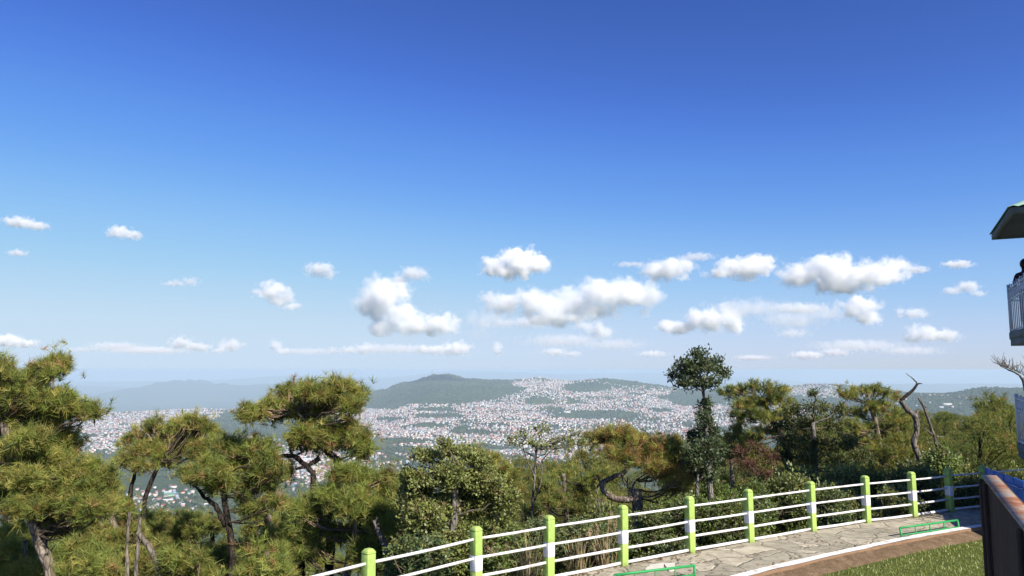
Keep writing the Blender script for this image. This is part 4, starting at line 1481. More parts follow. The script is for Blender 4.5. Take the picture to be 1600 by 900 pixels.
# ---------------------------------------------------------------- the pines, from left to right
pine('tall pine filling the left edge, its grey trunk leaning left above lower boughs', [(6, 660), (18, 712), (36, 762), (52, 815), (66, 860), (80, 905)], 14.0, 0.07, 0.165,
     [(8, 572, 18, 10), (52, 585, 24, 12), (88, 566, 22, 16), (70, 580, 20, 12), (30, 612, 40, 18), (78, 618, 36, 18), (112, 640, 28, 11), (145, 641, 18, 8), (20, 650, 36, 22), (62, 664, 40, 20),
      (98, 690, 30, 16), (15, 715, 32, 24), (72, 722, 40, 24), (118, 728, 40, 22), (150, 748, 32, 22), (60, 772, 36, 20), (108, 786, 40, 24), (150, 796, 30, 20), (18, 780, 28, 18), (-30, 620, 40, 30), (-35, 700, 40, 35), (34, 742, 34, 20, -.7), (40, 690, 30, 16, -.6), (36, 798, 30, 14, -.7), (130, 760, 34, 20, .8), (90, 750, 36, 22, .6), (165, 780, 26, 18, .9), (95, 815, 36, 16, .7)],
     mix=(.50, .36, .07, .07))
pine('small dark pine low in the left bottom corner', [(8, 790), (9, 850), (7, 905)], 17.5, 0.05, 0.12, [(18, 838, 30, 20), (45, 858, 32, 22), (5, 880, 28, 18), (60, 890, 30, 18)], mix=(.55, .25, .15, .05), bark=BARK_DARK)
pine('pine with two bare forked stems, grey trunk, low foliage, right of the tall left pine', [(162, 762), (172, 800), (182, 842), (178, 905)], 17.0, 0.07, 0.12,
     [(150, 772, 26, 18), (196, 792, 20, 12), (205, 838, 24, 16), (150, 835, 32, 22), (128, 868, 40, 22), (220, 870, 30, 18), (165, 890, 35, 16)], mix=(.52, .36, .06, .06),
     extra=[([(178, 850), (192, 825), (205, 812)], .05, .02, BARK_DARK)])
pine('broad flat-topped pine with dark twin stems left of the leaning pine', [(250, 722), (238, 748), (228, 775), (222, 830), (218, 905)], 19.0, 0.05, 0.10,
     [(212, 684, 26, 15), (250, 672, 32, 13), (290, 666, 34, 14), (325, 672, 24, 15), (236, 704, 32, 16), (282, 698, 36, 18), (328, 700, 30, 16), (200, 716, 26, 12), (303, 656, 18, 7), (346, 690, 14, 9), (262, 722, 28, 9), (225, 730, 20, 8)],
     bark=BARK_DARK, extra=[([(212, 735), (206, 765), (203, 800), (212, 850)], .04, .08, BARK_DARK), ([(203, 792), (196, 778)], .05, .03, BARK_DARK)], mix=(.46, .40, .06, .08))
pine('dark-stemmed pine between the flat-topped pine and the leaning pine', [(352, 715), (350, 780), (361, 840), (362, 905)], 16.0, 0.055, 0.10,
     [(330, 736, 32, 16), (380, 722, 36, 18), (420, 726, 28, 18), (360, 700, 34, 14), (402, 700, 30, 12), (300, 742, 26, 14), (440, 742, 22, 16), (345, 756, 30, 13), (402, 762, 34, 15), (432, 784, 22, 12), (392, 790, 24, 10)],
     bark=BARK_DARK, extra=[([(308, 762), (318, 775), (338, 792), (352, 822)], .03, .06, BARK_DARK)], mix=(.48, .32, .14, .06))
pine('shaded young pine under the dark-stemmed pine', [(330, 800), (332, 850), (334, 905)], 21.0, 0.05, 0.11, [(300, 822, 36, 22), (280, 868, 38, 22), (340, 868, 34, 20), (330, 830, 30, 16)], mix=(.5, .2, .26, .04), bark=BARK_DARK)
pine('bushy yellow-green young pine at the foot of the leaning pine', [(420, 800), (424, 850), (425, 905)], 20.0, 0.05, 0.10, [(410, 822, 34, 22), (440, 846, 30, 22), (418, 878, 38, 20), (395, 856, 28, 18), (455, 885, 30, 18)], mix=(.6, .3, .06, .04))
pine('leaning pine with two flat layers of foliage on a crooked dark trunk', [(500, 690), (514, 708), (529, 726), (525, 748), (519, 778), (516, 840), (514, 905)], 16.0, 0.075, 0.12,
     [(396, 644, 24, 11), (428, 630, 25, 12), (462, 616, 28, 13), (498, 612, 28, 12), (535, 608, 28, 12), (564, 614, 16, 12), (440, 648, 28, 12), (478, 638, 32, 14), (514, 634, 32, 12), (550, 632, 20, 12), (382, 650, 14, 8), (525, 600, 20, 7), (455, 602, 12, 6),
      (468, 678, 28, 12), (505, 670, 34, 14), (545, 672, 28, 15), (566, 690, 20, 12), (518, 692, 34, 12), (478, 696, 22, 8), (571, 706, 13, 9), (490, 655, 20, 8)],
     extra=[([(380, 730), (410, 718), (440, 712), (465, 716), (486, 735), (490, 745), (486, 790), (472, 858), (468, 905)], .025, .10, BARK_DARK), ([(500, 716), (480, 728), (462, 732)], .06, .025, BARK_DARK), ([(500, 690), (482, 665), (462, 640)], .055, .03, BARK_PINE)],
     bark=BARK_DARK, mix=(.46, .36, .08, .10), density=1.25)
pine('bright green low pine with drooping needles behind the first railing post', [(560, 760), (556, 830), (540, 905)], 15.0, 0.06, 0.12,
     [(545, 738, 32, 12), (590, 764, 32, 18), (540, 782, 36, 18), (500, 790, 32, 18), (592, 800, 32, 18), (560, 830, 36, 18), (612, 822, 18, 16), (500, 830, 26, 16), (470, 800, 18, 12), (478, 856, 22, 18), (575, 865, 30, 16), (605, 745, 14, 9)], mix=(.72, .20, .05, .03), width=.0105, needle=.23)
pine('olive pine just behind the round leafy tree', [(772, 720), (775, 780), (776, 830)], 20.0, 0.05, 0.12, [(755, 718, 34, 14), (790, 742, 26, 16), (735, 706, 22, 10), (800, 770, 24, 16)], mix=(.4, .5, .06, .04))
pine('dark young pine below the thin leafy tree', [(880, 740), (885, 790), (886, 830)], 23.0, 0.05, 0.12, [(880, 738, 30, 12), (848, 756, 28, 12), (912, 762, 28, 14), (930, 745, 20, 10), (868, 778, 28, 12), (905, 790, 26, 12), (840, 792, 24, 12)], mix=(.5, .22, .24, .04))
pine('orange-tinged pine with crooked bare limb and broken stump', [(994, 764), (996, 800), (998, 835)], 18.5, 0.125, 0.15,
     [(953, 688, 28, 17), (985, 688, 28, 17), (1017, 692, 27, 17), (1046, 702, 24, 18), (1012, 714, 28, 14), (970, 708, 28, 13), (1058, 726, 20, 15), (932, 682, 15, 10), (1072, 746, 16, 13), (1030, 730, 20, 12), (1060, 758, 18, 12)], mix=(.26, .30, .06, .38), bark=BARK_PINE,
     extra=[([(995, 778), (970, 781), (952, 775), (940, 757), (958, 746), (976, 738), (988, 716), (992, 700)], .085, .04, BARK_PINE), ([(988, 770), (976, 752), (970, 742)], .03, .015, BARK_GREY), ([(985, 768), (994, 750)], .03, .012, BARK_GREY), ([(940, 757), (932, 742)], .03, .015, BARK_GREY), ([(988, 716), (1020, 705), (1045, 706)], .035, .02, BARK_PINE)], density=1.1)
pine('dark pine leaning left beside the tall slender tree', [(1190, 622), (1200, 645), (1222, 682), (1232, 720)], 26.0, 0.09, 0.17,
     [(1130, 612, 14, 7), (1152, 610, 20, 10), (1186, 607, 24, 9), (1214, 610, 20, 9), (1164, 630, 24, 12), (1200, 630, 26, 12), (1226, 626, 14, 9), (1150, 650, 14, 9), (1170, 655, 16, 8), (1185, 648, 22, 11), (1218, 648, 22, 13), (1236, 636, 16, 10), (1205, 672, 24, 12), (1175, 680, 18, 10)], mix=(.36, .24, .34, .06), bark=BARK_DARK, width=.014)
pine('pale olive pine standing behind the reddish bush', [(1142, 700), (1144, 740), (1146, 780)], 27.0, 0.06, 0.14, [(1148, 680, 18, 16), (1134, 712, 18, 14), (1155, 660, 10, 8), (1160, 705, 16, 14)], mix=(.36, .50, .08, .06), width=.014)
pine('wide dark pine with upright shoots left of the dead trunks', [(1360, 630), (1372, 680), (1382, 740)], 28.0, 0.08, 0.17,
     [(1320, 616, 18, 8), (1345, 612, 20, 9), (1376, 610, 20, 8), (1402, 618, 16, 8), (1334, 640, 26, 12), (1370, 640, 28, 13), (1402, 650, 20, 12), (1350, 664, 28, 12), (1386, 680, 26, 13), (1408, 692, 18, 12), (1358, 694, 22, 12), (1325, 668, 22, 12), (1410, 665, 20, 12), (1378, 708, 26, 12), (1340, 690, 22, 12), (1425, 712, 18, 12)], mix=(.44, .30, .20, .06), width=.014)

pine('pale green pine low between the left pine trunk and the broken grey stems', [(118, 830), (120, 880), (121, 905)], 22.0, 0.05, 0.11, [(105, 830, 30, 20), (140, 820, 26, 18), (118, 862, 36, 22), (90, 880, 30, 20), (150, 885, 30, 18)], mix=(.62, .28, .06, .04))
pine('green pine crown in the gap under the flat-topped pine', [(262, 800), (262, 850), (262, 905)], 24.0, 0.05, 0.12, [(245, 818, 30, 18), (280, 812, 28, 18), (262, 845, 36, 22), (235, 872, 30, 20), (290, 850, 24, 18), (265, 890, 36, 16)], mix=(.55, .2, .22, .03), bark=BARK_DARK)
pine('sunlit pine foliage behind the fork of the leaning pine', [(470, 770), (472, 840), (472, 905)], 22.0, 0.06, 0.12, [(455, 800, 28, 16), (490, 815, 28, 16), (468, 842, 34, 20), (500, 862, 30, 20), (455, 880, 32, 18), (520, 885, 32, 18)], mix=(.60, .28, .08, .04))
pine('dark pine behind the bare stub by the first railing posts', [(620, 800), (622, 850), (622, 905)], 18.0, 0.06, 0.12, [(605, 842, 28, 22), (636, 850, 26, 24), (590, 872, 30, 20), (622, 885, 34, 18), (640, 815, 16, 14)], mix=(.5, .14, .33, .03), bark=BARK_DARK)

pine('feathery pine low behind the grey stems, left of the dark-stemmed pine', [(212, 815), (213, 860), (213, 905)], 20.5, 0.05, 0.11, [(196, 812, 26, 16), (228, 822, 26, 16), (205, 846, 32, 20), (238, 862, 30, 20), (190, 878, 32, 20), (225, 892, 32, 16)], mix=(.58, .30, .08, .04))
pine('yellowish pine in the bottom left corner in front of the dark one', [(38, 845), (40, 880), (40, 905)], 15.5, 0.05, 0.10, [(30, 862, 32, 16), (55, 885, 34, 18), (15, 892, 28, 16), (90, 895, 26, 14)], mix=(.5, .4, .05, .05))
pine('shaded pine at the bottom edge under the dark-stemmed pine', [(330, 860), (331, 880), (331, 905)], 18.0, 0.05, 0.10, [(305, 888, 32, 16), (345, 885, 32, 18), (380, 892, 30, 16), (325, 868, 24, 12)], mix=(.55, .25, .16, .04))

pine('sunlit low pine nearest the camera at the bottom edge, right of the tall left trunk', [(130, 868), (131, 890), (131, 915)], 12.6, 0.03, 0.06, [(118, 868, 28, 14), (150, 875, 26, 14), (128, 892, 34, 16), (165, 898, 26, 14)], mix=(.62, .28, .05, .05), density=.8)
pine('sunlit low pine at the bottom edge between the grey stems and the dark-stemmed pine', [(285, 872), (286, 890), (286, 915)], 12.8, 0.03, 0.06, [(268, 880, 26, 13), (298, 872, 24, 12), (285, 895, 34, 14), (318, 896, 22, 12)], mix=(.66, .26, .04, .04), density=.8)
pine('sunlit low pine at the bottom edge just left of the leaning pine trunks', [(418, 862), (419, 890), (419, 915)], 12.4, 0.03, 0.06, [(402, 866, 24, 13), (434, 872, 22, 13), (418, 890, 32, 15), (446, 898, 20, 10), (388, 895, 20, 12)], mix=(.68, .22, .05, .05), density=.8)

# ---------------------------------------------------------------- broadleaf trees
LEAFY = np.array([0.205, 0.23, 0.062]); DEEP = np.array([0.085, 0.12, 0.042]); OLIVE = np.array([0.16, 0.16, 0.06]); PALE = np.array([0.24, 0.27, 0.12]); RED = np.array([0.13, 0.055, 0.042]); DRY = np.array([0.20, 0.15, 0.06])
broadleaf('large round leafy tree with glossy leaves behind the railing', [(712, 760), (708, 820), (705, 880)], 13.6, .05, .12,
          [(668, 712, 34, 16), (705, 704, 34, 16), (742, 716, 34, 18), (650, 745, 30, 22), (700, 740, 44, 28), (752, 748, 40, 26), (640, 782, 26, 28), (690, 790, 48, 32), (746, 790, 42, 32), (790, 782, 24, 28), (664, 838, 42, 30), (726, 842, 44, 30), (778, 832, 32, 28), (640, 830, 22, 26), (695, 690, 16, 8), (690, 880, 40, 20), (655, 765, 34, 26, .4), (720, 765, 40, 30, .5), (770, 765, 34, 28, .4), (665, 805, 40, 30, -.3), (640, 745, 20, 20)],
          LEAFY, density=1.7, leaf=(0.066, 0.038), second=DRY, second_p=.07)
broadleaf('thin leafy tree with sparse crown and slender bare stems in the middle', [(838, 700), (836, 745), (832, 800)], 20.0, .025, .05,
          [(815, 680, 22, 10), (845, 671, 22, 10), (834, 692, 30, 9), (874, 690, 26, 11), (898, 677, 16, 8), (858, 700, 26, 9), (908, 690, 12, 8), (800, 690, 12, 8)], PALE * np.array([.85, .85, .7]), density=.55, leaf=(.085, .05), bark=BARK_GREY,
          extra=[([(836, 745), (822, 715), (816, 690)], .02, .01), ([(838, 730), (860, 705), (880, 692)], .02, .01), ([(832, 790), (845, 755), (848, 720)], .02, .012)])
broadleaf('tall slender tree with a round top tier above a leafy column', [(1097, 596), (1098, 606), (1100, 622), (1103, 660), (1107, 720), (1110, 770), (1113, 818)], 17.5, .03, .10,
          [(1093, 554, 20, 13), (1072, 572, 24, 16), (1113, 570, 25, 17), (1093, 576, 30, 20), (1056, 585, 17, 10), (1130, 583, 16, 11), (1082, 597, 28, 10), (1111, 597, 25, 10), (1068, 598, 15, 8),
           (1104, 630, 12, 11), (1101, 650, 19, 15), (1108, 670, 20, 18), (1090, 682, 24, 18), (1104, 700, 30, 20), (1084, 712, 26, 20), (1113, 716, 20, 20), (1094, 736, 26, 17), (1108, 744, 16, 13)],
          np.array([0.062, 0.090, 0.036]), density=1.4, leaf=(.095, .042), extra=[([(1093, 720), (1089, 760), (1094, 818)], .03, .055), ([(1092, 752), (1100, 742)], .03, .015)], bark=BARK_GREY, second=PALE * .6, second_p=.08)
broadleaf('wide olive-brown leafy tree beside the dark leaning pine', [(1270, 660), (1272, 700), (1275, 760)], 24.0, .06, .15,
          [(1240, 642, 24, 13), (1276, 636, 28, 13), (1256, 664, 32, 18), (1300, 660, 28, 18), (1236, 690, 26, 18), (1286, 694, 38, 20), (1322, 690, 24, 18), (1342, 712, 24, 16), (1272, 615, 9, 12), (1225, 665, 22, 15), (1312, 640, 22, 14), (1262, 715, 30, 16), (1310, 718, 30, 16), (1222, 712, 24, 14)], OLIVE, density=.9, leaf=(.095, .045), second=DEEP, second_p=.35, mat=DULL_LEAF)
broadleaf('sparse reddish-brown bush behind the railing', [(1180, 730), (1182, 770)], 20.0, .03, .06, [(1152, 704, 16, 12), (1180, 700, 24, 14), (1202, 714, 20, 16), (1165, 724, 24, 14), (1192, 738, 20, 12)], RED, 'bush', 'bush', density=.55, leaf=(.08, .035), mat=DULL_LEAF, second=np.array([.11, .08, .04]), second_p=.25)

# ---------------------------------------------------------------- dead wood
def snag(label, trunk_px, Y, r0, r1, limbs, bark=BARK_DEAD, name='dead_tree', twigs=0):
    tp = px_line(trunk_px, Y)
    g = h1(tp[-1, 0], tp[-1, 1])
    if tp[-1, 2] > g:
        tp = np.concatenate([tp, [[tp[-1, 0], tp[-1, 1], g - .25]]])
    base = tp[-1]
    root = empty(name, tuple(base), label, 'dead tree')
    line = wander(tp, 5 * len(tp), .006)
    b = MB(); b.tube(line - base, np.linspace(r0, r1, len(line)) * (1 + .22 * (RNG.random(len(line)) - .5)), 11, rough=.22)
    b.build('trunk', bark, root, smooth=True, colors=False)
    for ex in limbs:
        ep = px_line(ex[0], Y)
        n_ = 4 * len(ep)
        b = MB(); b.tube(wander(ep, n_, .006) - base, np.linspace(ex[1], ex[2], n_), 8, rough=.2)
        b.build('limb', ex[3] if len(ex) > 3 else bark, root, smooth=True, colors=False)
    return root, base


snag('crooked grey dead trunk topped by a curved dark branch, left of two dead trunks', [(1408, 626), (1418, 641), (1430, 651), (1433, 672), (1428, 692), (1435, 713), (1445, 733), (1446, 745), (1452, 765), (1453, 790)], 24.0, .075, .105,
     [([(1408, 626), (1416, 618), (1427, 609), (1433, 600)], .06, .035, BARK_DARK), ([(1433, 600), (1427, 592), (1415, 583)], .026, .007, BARK_GREY), ([(1433, 600), (1441, 599)], .03, .008, BARK_DARK), ([(1430, 651), (1437, 637)], .05, .03), ([(1412, 630), (1406, 620)], .035, .012)])
snag('straight leaning dead trunk with short stubs, right of two dead trunks', [(1436, 622), (1445, 640), (1452, 660), (1460, 682), (1466, 705), (1471, 735), (1474, 765)], 25.5, .036, .085,
     [([(1461, 684), (1452, 675), (1443, 669)], .035, .012), ([(1462, 682), (1474, 683)], .03, .012), ([(1465, 692), (1472, 700), (1477, 710)], .045, .025), ([(1447, 640), (1445, 632)], .025, .01), ([(1455, 692), (1448, 692)], .02, .01)])
snag('short bare stub leaning left beside the bright green low pine', [(586, 812), (590, 828), (600, 850), (606, 880)], 14.0, .05, .09, [([(587, 815), (590, 806)], .03, .006)])
snag('thin grey stem below the flat-topped pine', [(203, 800), (199, 838), (198, 870), (198, 905)], 15.5, .03, .06, [])
snag('grey stem with a broken limb falling to the right', [(219, 808), (216, 832), (215, 870), (212, 905)], 15.5, .035, .065, [([(214, 832), (228, 848), (240, 868), (252, 905)], .05, .07)])
snag('thin pale dead sapling left of the broken stump', [(932, 765), (936, 790), (939, 830)], 17.0, .012, .025, [([(936, 782), (925, 778)], .012, .005), ([(936, 784), (946, 780)], .012, .005)])
# bare windswept tree at the right
root, base = snag('bare windswept tree reaching left from behind the tower', [(1600, 596), (1608, 625), (1616, 680), (1620, 740)], 25.0, .07, .14, [([(1600, 596), (1590, 584), (1576, 578), (1563, 572)], .045, .010, BARK_GREY), ([(1600, 596), (1612, 575), (1640, 565)], .05, .015, BARK_GREY)], bark=BARK_GREY, name='bare_tree')
tb = MB()
for k in range(95):
    t = RNG.random()
    p = at(1603 - 40 * t, 592 - 19 * t ** .7 - 2, 25.0 + RNG.uniform(-.4, .4))
    if k % 4 == 0:
        p = at(1604 + 40 * RNG.random(), 580 - 10 * RNG.random(), 25 + RNG.uniform(-.4, .4))
    d = unit(np.array([RNG.uniform(-.9, .5), RNG.uniform(-.6, .6), RNG.uniform(.1, 1.0)]))
    L = RNG.uniform(.10, .32)
    q = p + d * L; q2 = q + unit(d + np.array([-.3, 0, .6]) + RNG.normal(size=3) * .4) * L * .6
    tb.tube(np.array([p, q, q2]) - base, [.010, .008, .005], 4, 0, np.array([.16, .14, .12]) * RNG.uniform(.6, 1.2), cap=False)
tag(tb.build('twigs', TWIG_MAT, root), kind='stuff')
# ================================================================== UNDERGROWTH BEHIND THE RAILING
def shrub_protos():
    out = []
    kinds = [('glossy green shrub', LEAFY * np.array([.75, .9, .8]), (.062, .038), DRY, .04, LEAF_MAT), ('pale green shrub with long leaves', PALE, (.10, .034), LEAFY, .3, DULL_LEAF), ('dark green shrub', DEEP * 1.25, (.062, .038), LEAFY, .3, LEAF_MAT)]
    for nm, colr, leaf, sec, sp, mt in kinds:
        for v_ in range(2):
            tw, cr = MB(), MB()
            base = np.zeros(3)
            st = MB()
            for s_ in range(5):
                a = RNG.uniform(0, 6.28); e_ = np.array([math.cos(a) * .45, math.sin(a) * .45, RNG.uniform(.7, 1.2)])
                st.tube(wander(np.array([[0, 0, -.2], e_ * .5 + np.array([0, 0, .1]), e_]), 6, .015), np.linspace(.022, .008, 6), 5, 0, np.array([.12, .09, .06]))
            line = np.array([[0, 0, 0], [0, 0, .4], [0, 0, .8], [0, 0, 1.1]])
            for q in range(13):
                a = RNG.uniform(0, 6.28); r = RNG.uniform(0, .75)
                c = np.array([math.cos(a) * r, math.sin(a) * r, RNG.uniform(.3, 1.35 - .45 * r)])
                leafy_clump(tw, cr, base, line, c, RNG.uniform(.25, .42), RNG.uniform(.2, .34), colr, .8, leaf, .28, sec, sp, 8, .04)
            out.append((nm, st.mesh('stems', [TWIG_MAT]), None, (merge(cr, tw), cr.mesh('foliage', [mt, TWIG_MAT]))[1]))
    return out


SHRUBS = shrub_protos()


def put_shrub(k, x, y, s, where, dz=0.0, sz=1.0):
    nm, st, tw, cr = SHRUBS[k]
    g = h1(x, y)
    pxa, pya = project(x, y, g + 1.35 * s * sz)
    lim = float(np.interp(pxa, [0, 300, 500, 640, 1000, 1060, 1140, 1220, 1400, 1480, 1600], [830, 830, 840, 800, 800, 770, 745, 722, 728, 705, 690] if 'thicket just' in where else ([815, 810, 820, 800, 800, 770, 760, 735, 735, 720, 710] if 'slope' in where else [780, 780, 790, 770, 768, 750, 735, 722, 712, 700, 690]))) + RNG.uniform(0, 26)
    if pya < lim:
        ztop = at(pxa, lim, y)[2]
        k_ = (ztop - g) / (1.35 * s * sz)
        if k_ < .25:
            return None
        sz = sz * max(k_, .45); s = s * (1 if k_ > .45 else k_ / .45)
        if sz < .8:
            s = s * max(.6, sz / .8); sz = max(sz, .8)
    root = empty('shrub', (x, y, g - .05 + dz), f'{nm} {where}', 'shrub', f'{nm}s {where}', rz=RNG.uniform(0, 6.28))
    root.scale = (s, s, s * sz)
    link('stems', st, root); link('foliage', cr, root)
    return root


# along the railing, just outside it
W1 = 'in the thicket just outside the terrace railing'
for k in range(46):
    t = RNG.uniform(0.5, len(POSTS) + 1.6)
    i_ = int(t); f_ = t - i_
    line = np.array(list(POSTS) + EXT_R[:3])
    i_ = min(i_, len(line) - 2)
    p = line[i_] * (1 - f_) + line[i_ + 1] * f_
    d = line[i_ + 1] - line[i_]; d /= np.linalg.norm(d); nrm = np.array([-d[1], d[0]])
    off = RNG.uniform(.9, 3.6)
    q = p + nrm * off
    pxq = 800 + F * q[0] / q[1]
    kk = 1 if pxq > 1180 and RNG.random() < .7 else (0 if RNG.random() < .6 else 2)
    put_shrub(kk * 2 + int(RNG.integers(2)), q[0], q[1], RNG.uniform(.75, 1.15) * (1 + .10 * off), W1)
W2 = 'on the slope under the pines at bottom left'
for k in range(34):
    Yq = RNG.uniform(12.5, 22); pxq = RNG.uniform(-30, 640)
    pyq = RNG.uniform(835, 930)
    p = at(pxq, pyq, Yq)
    g = h1(p[0], p[1])
    dz = max(0, p[2] - g - 1.2)
    # only where the slope itself is near the line of sight
    kk = [0, 2, 0][int(RNG.integers(3))]
    s = RNG.uniform(.9, 1.3)
    put_shrub(kk * 2 + int(RNG.integers(2)), p[0], p[1], s, W2, 0.0, min(1.35, max(1.0, (p[2] - g) / (1.25 * s))))
W3 = 'in the dark wood behind the railing thicket'
for k in range(40):
    Yq = RNG.uniform(19, 27); pxq = RNG.uniform(640, 1480)
    x = (pxq - 800) / F * Yq
    put_shrub([0, 2, 0, 1][int(RNG.integers(4))] * 2 + int(RNG.integers(2)), x, Yq, RNG.uniform(1.2, 1.7), W3, 0, RNG.uniform(1.1, 1.5))

# leafy ground cover on the slope
nu = 90000
ux = RNG.uniform(-9, 22, nu); uy = RNG.uniform(8, 36, nu)
sd = edge_dist(ux, uy)
ok = (sd > .45) & (sd < 12) & (fbm(ux * .8, uy * .8, 3, 60) > .42)
ux, uy = ux[ok], uy[ok]; uz = height(ux, uy) + RNG.uniform(0, .55, len(ux)) * fbm(ux * .5, uy * .5, 2, 61)
ub = MB()
D = unit(RNG.normal(size=(len(ux), 3)) + UP * .7)
tcol = np.where((RNG.random(len(ux)) < .12)[:, None], DRY * .8, np.where((RNG.random(len(ux)) < .5)[:, None], LEAFY * .7, DEEP))
leaves(ub, np.stack([ux, uy, uz], 1), D, .10, .05, tcol)
o = ub.build('undergrowth', DULL_LEAF)
tag(o, 'low leafy ground cover on the slope outside the railing', 'undergrowth', kind='stuff')

# dry plumed grass clumps behind the railing
STRAW = tint_mat('dry_straw', .85, .1)


def dry_clump(px, Y, s, label, n=70, plumes=3):
    p = at(px, 850, Y); z = h1(p[0], p[1])
    root = empty('dry_grass_clump', (p[0], p[1], z), label, 'dry grass')
    b = MB()
    a = RNG.uniform(0, 6.28, n); r = RNG.uniform(0, .18, n); ln_g = RNG.uniform(.6, 1.25, n) * s; le = RNG.uniform(.05, .45, n) * s
    p0 = np.stack([np.cos(a) * r, np.sin(a) * r, np.zeros(n) - .05], 1)
    p1 = p0 + np.stack([np.cos(a) * le * .4, np.sin(a) * le * .4, ln_g * .65], 1)
    p2 = p0 + np.stack([np.cos(a) * le, np.sin(a) * le, ln_g], 1)
    sd_ = np.stack([-np.sin(a), np.cos(a), a * 0], 1) * .006
    v = np.stack([p0 - sd_, p0 + sd_, p1 + sd_, p1 - sd_, p2], 1)
    c = np.array([.36, .28, .15]) * RNG.uniform(.6, 1.2, (n, 1))
    base_i = np.arange(n)[:, None] * 5
    b.add(v.reshape(-1, 3), base_i + np.array([[0, 1, 2, 3]]), 0, np.repeat(c, 5, 0))
    b.f[3].append(base_i + np.array([[3, 2, 4]])); b.m[3].append(np.zeros(n, np.int32))
    b.build('blades', STRAW, root)
    for k in range(plumes):
        pb = MB(); aa = RNG.uniform(0, 6.28); tip = np.array([math.cos(aa) * .25, math.sin(aa) * .25, RNG.uniform(1.0, 1.35)]) * s
        m_ = tip * .6 + np.array([0, 0, .15])
        pb.tube(wander(np.array([[0, 0, 0], m_, tip]), 7, .004), .005, 4, 0, np.array([.3, .24, .14]))
        nn_p = 160; t_ = RNG.uniform(0, 1, nn_p)[:, None]
        q = tip * (1 - .20 * t_) - np.array([0, 0, .0]); dd_ = unit(RNG.normal(size=(nn_p, 3)) * .5 + UP * .7 + unit(tip[None]) * .4)
        leaves(pb, q + RNG.normal(size=q.shape) * .012, dd_, .07, .012, np.tile(np.array([.38, .29, .17]), (nn_p, 1)))
        pb.build('plume', STRAW, root)


dry_clump(785, 13.2, .8, 'dry straw-coloured grass clump left of the third post from the round leafy tree')
dry_clump(826, 13.0, .85, 'low dry grass tuft just left of a post, below the thin leafy tree', 60, 0)
dry_clump(905, 13.9, .72, 'dry grass clump with feathery plumes below the dark young pine', 90, 2)
dry_clump(945, 14.4, .85, 'dry plumed grass clump below the crooked bare limb', 70, 3)

# ================================================================== THE PINE WOOD ON THE SHELF BELOW
def wood_protos():
    out = []
    for v_ in range(6):
        H = RNG.uniform(7.5, 9.5)
        tr = MB(); bend = RNG.normal(size=2) * .5
        line = wander(np.array([[0, 0, -1.0], [bend[0] * .3, bend[1] * .3, H * .4], [bend[0], bend[1], H * .9]]), 10, .04)
        tr.tube(line, np.linspace(.19, .05, 10), 8, rough=.15)
        cr = MB(); bark_ = tr
        ncl = 22
        mixk = [(.5, .3, .16, .04), (.35, .5, .1, .05), (.5, .1, .38, .02), (.55, .3, .12, .03), (.3, .3, .34, .06), (.45, .42, .1, .03)][v_]
        for q in range(ncl):
            h = RNG.uniform(.42, 1.0); a = RNG.uniform(0, 6.28)
            rr_ = (1 - (h - .55) ** 2 * 2.6) * RNG.uniform(.25, 1.0) * 2.6
            c = np.array([bend[0] * h + math.cos(a) * rr_, bend[1] * h + math.sin(a) * rr_, H * h])
            st_ = line[min(9, int(h * 8.5))]
            tr.tube(limb_path(st_, c, 5, .05), np.linspace(.05, .015, 5), 4)
            n = 46
            dr = unit(RNG.normal(size=(n, 3)) + UP * .35)
            P = c + dr * np.array([1.05, 1.05, .55]) * (RNG.uniform(.2, 1, (n, 1)) ** .5) * RNG.uniform(.75, 1.2)
            T = np.stack([GREEN_PINE * .8, YELLOW_PINE * .78, DARK_PINE, BROWN_PINE])[RNG.choice(4, n, p=mixk)]
            needles(cr, P, unit(dr * .5 + UP * .6), .34, .030, 13, T * RNG.uniform(.8, 1.15), spread=(.2, 1.3))
        out.append((tr.mesh('trunk', [BARK_DARK], True, False), cr.mesh('crown', [PINE_MAT])))
    return out


WOODS = wood_protos()


def wood_tree(x, y, s, label, group):
    tr, cr = WOODS[int(RNG.integers(len(WOODS)))]
    g = h1(x, y)
    pxa, pya = project(x, y, g + 8.6 * s)
    lim = float(np.interp(pxa, [560, 640, 800, 900, 1060, 1120, 1250, 1390, 1430, 1600, 1660], [775, 738, 722, 712, 700, 676, 658, 650, 648, 640, 636])) + RNG.uniform(0, 10)
    if pya < lim:
        s = s * (at(pxa, lim, y)[2] - g) / (8.6 * s)
        if s < .3:
            return False
    root = empty('pine_tree', (x, y, g), label, 'tree', group, rz=RNG.uniform(0, 6.28))
    root.scale = (s, s, s * RNG.uniform(.9, 1.1))
    link('trunk', tr, root); link('crown', cr, root)


taken = []


def free(x, y, d):
    for (a, b) in taken:
        if (a - x) ** 2 + (b - y) ** 2 < d * d:
            return False
    taken.append((x, y)); return True


cnt = 0
for k in range(6000):                       # the slope right of the dead trunks
    pxq = RNG.uniform(1385, 1660); Yq = math.sqrt(RNG.uniform(30 ** 2, 215 ** 2)); x = (pxq - 800) / F * Yq
    if free(x, Yq, 3.7 + Yq * .012):
        g = h1(x, Yq)
        wood_tree(x, Yq, RNG.uniform(.75, 1.15), 'olive green pine crowded in the dense wood beyond the dead trunks', 'pines of the dense wood beyond the dead trunks'); cnt += 1
    if cnt >= 165:
        break
c2 = 0
for k in range(4000):                       # the wood behind the middle of the railing
    pxq = RNG.uniform(600, 1385); Yq = math.sqrt(RNG.uniform(27 ** 2, 100 ** 2)); x = (pxq - 800) / F * Yq
    if free(x, Yq, 4.2 + Yq * .01):
        wood_tree(x, Yq, RNG.uniform(.65, .98), 'dark green pine packed in the wood below the middle of the railing', 'pines of the wood below the middle of the railing'); c2 += 1
    if c2 >= 120:
        break
print('wood trees', cnt, c2)
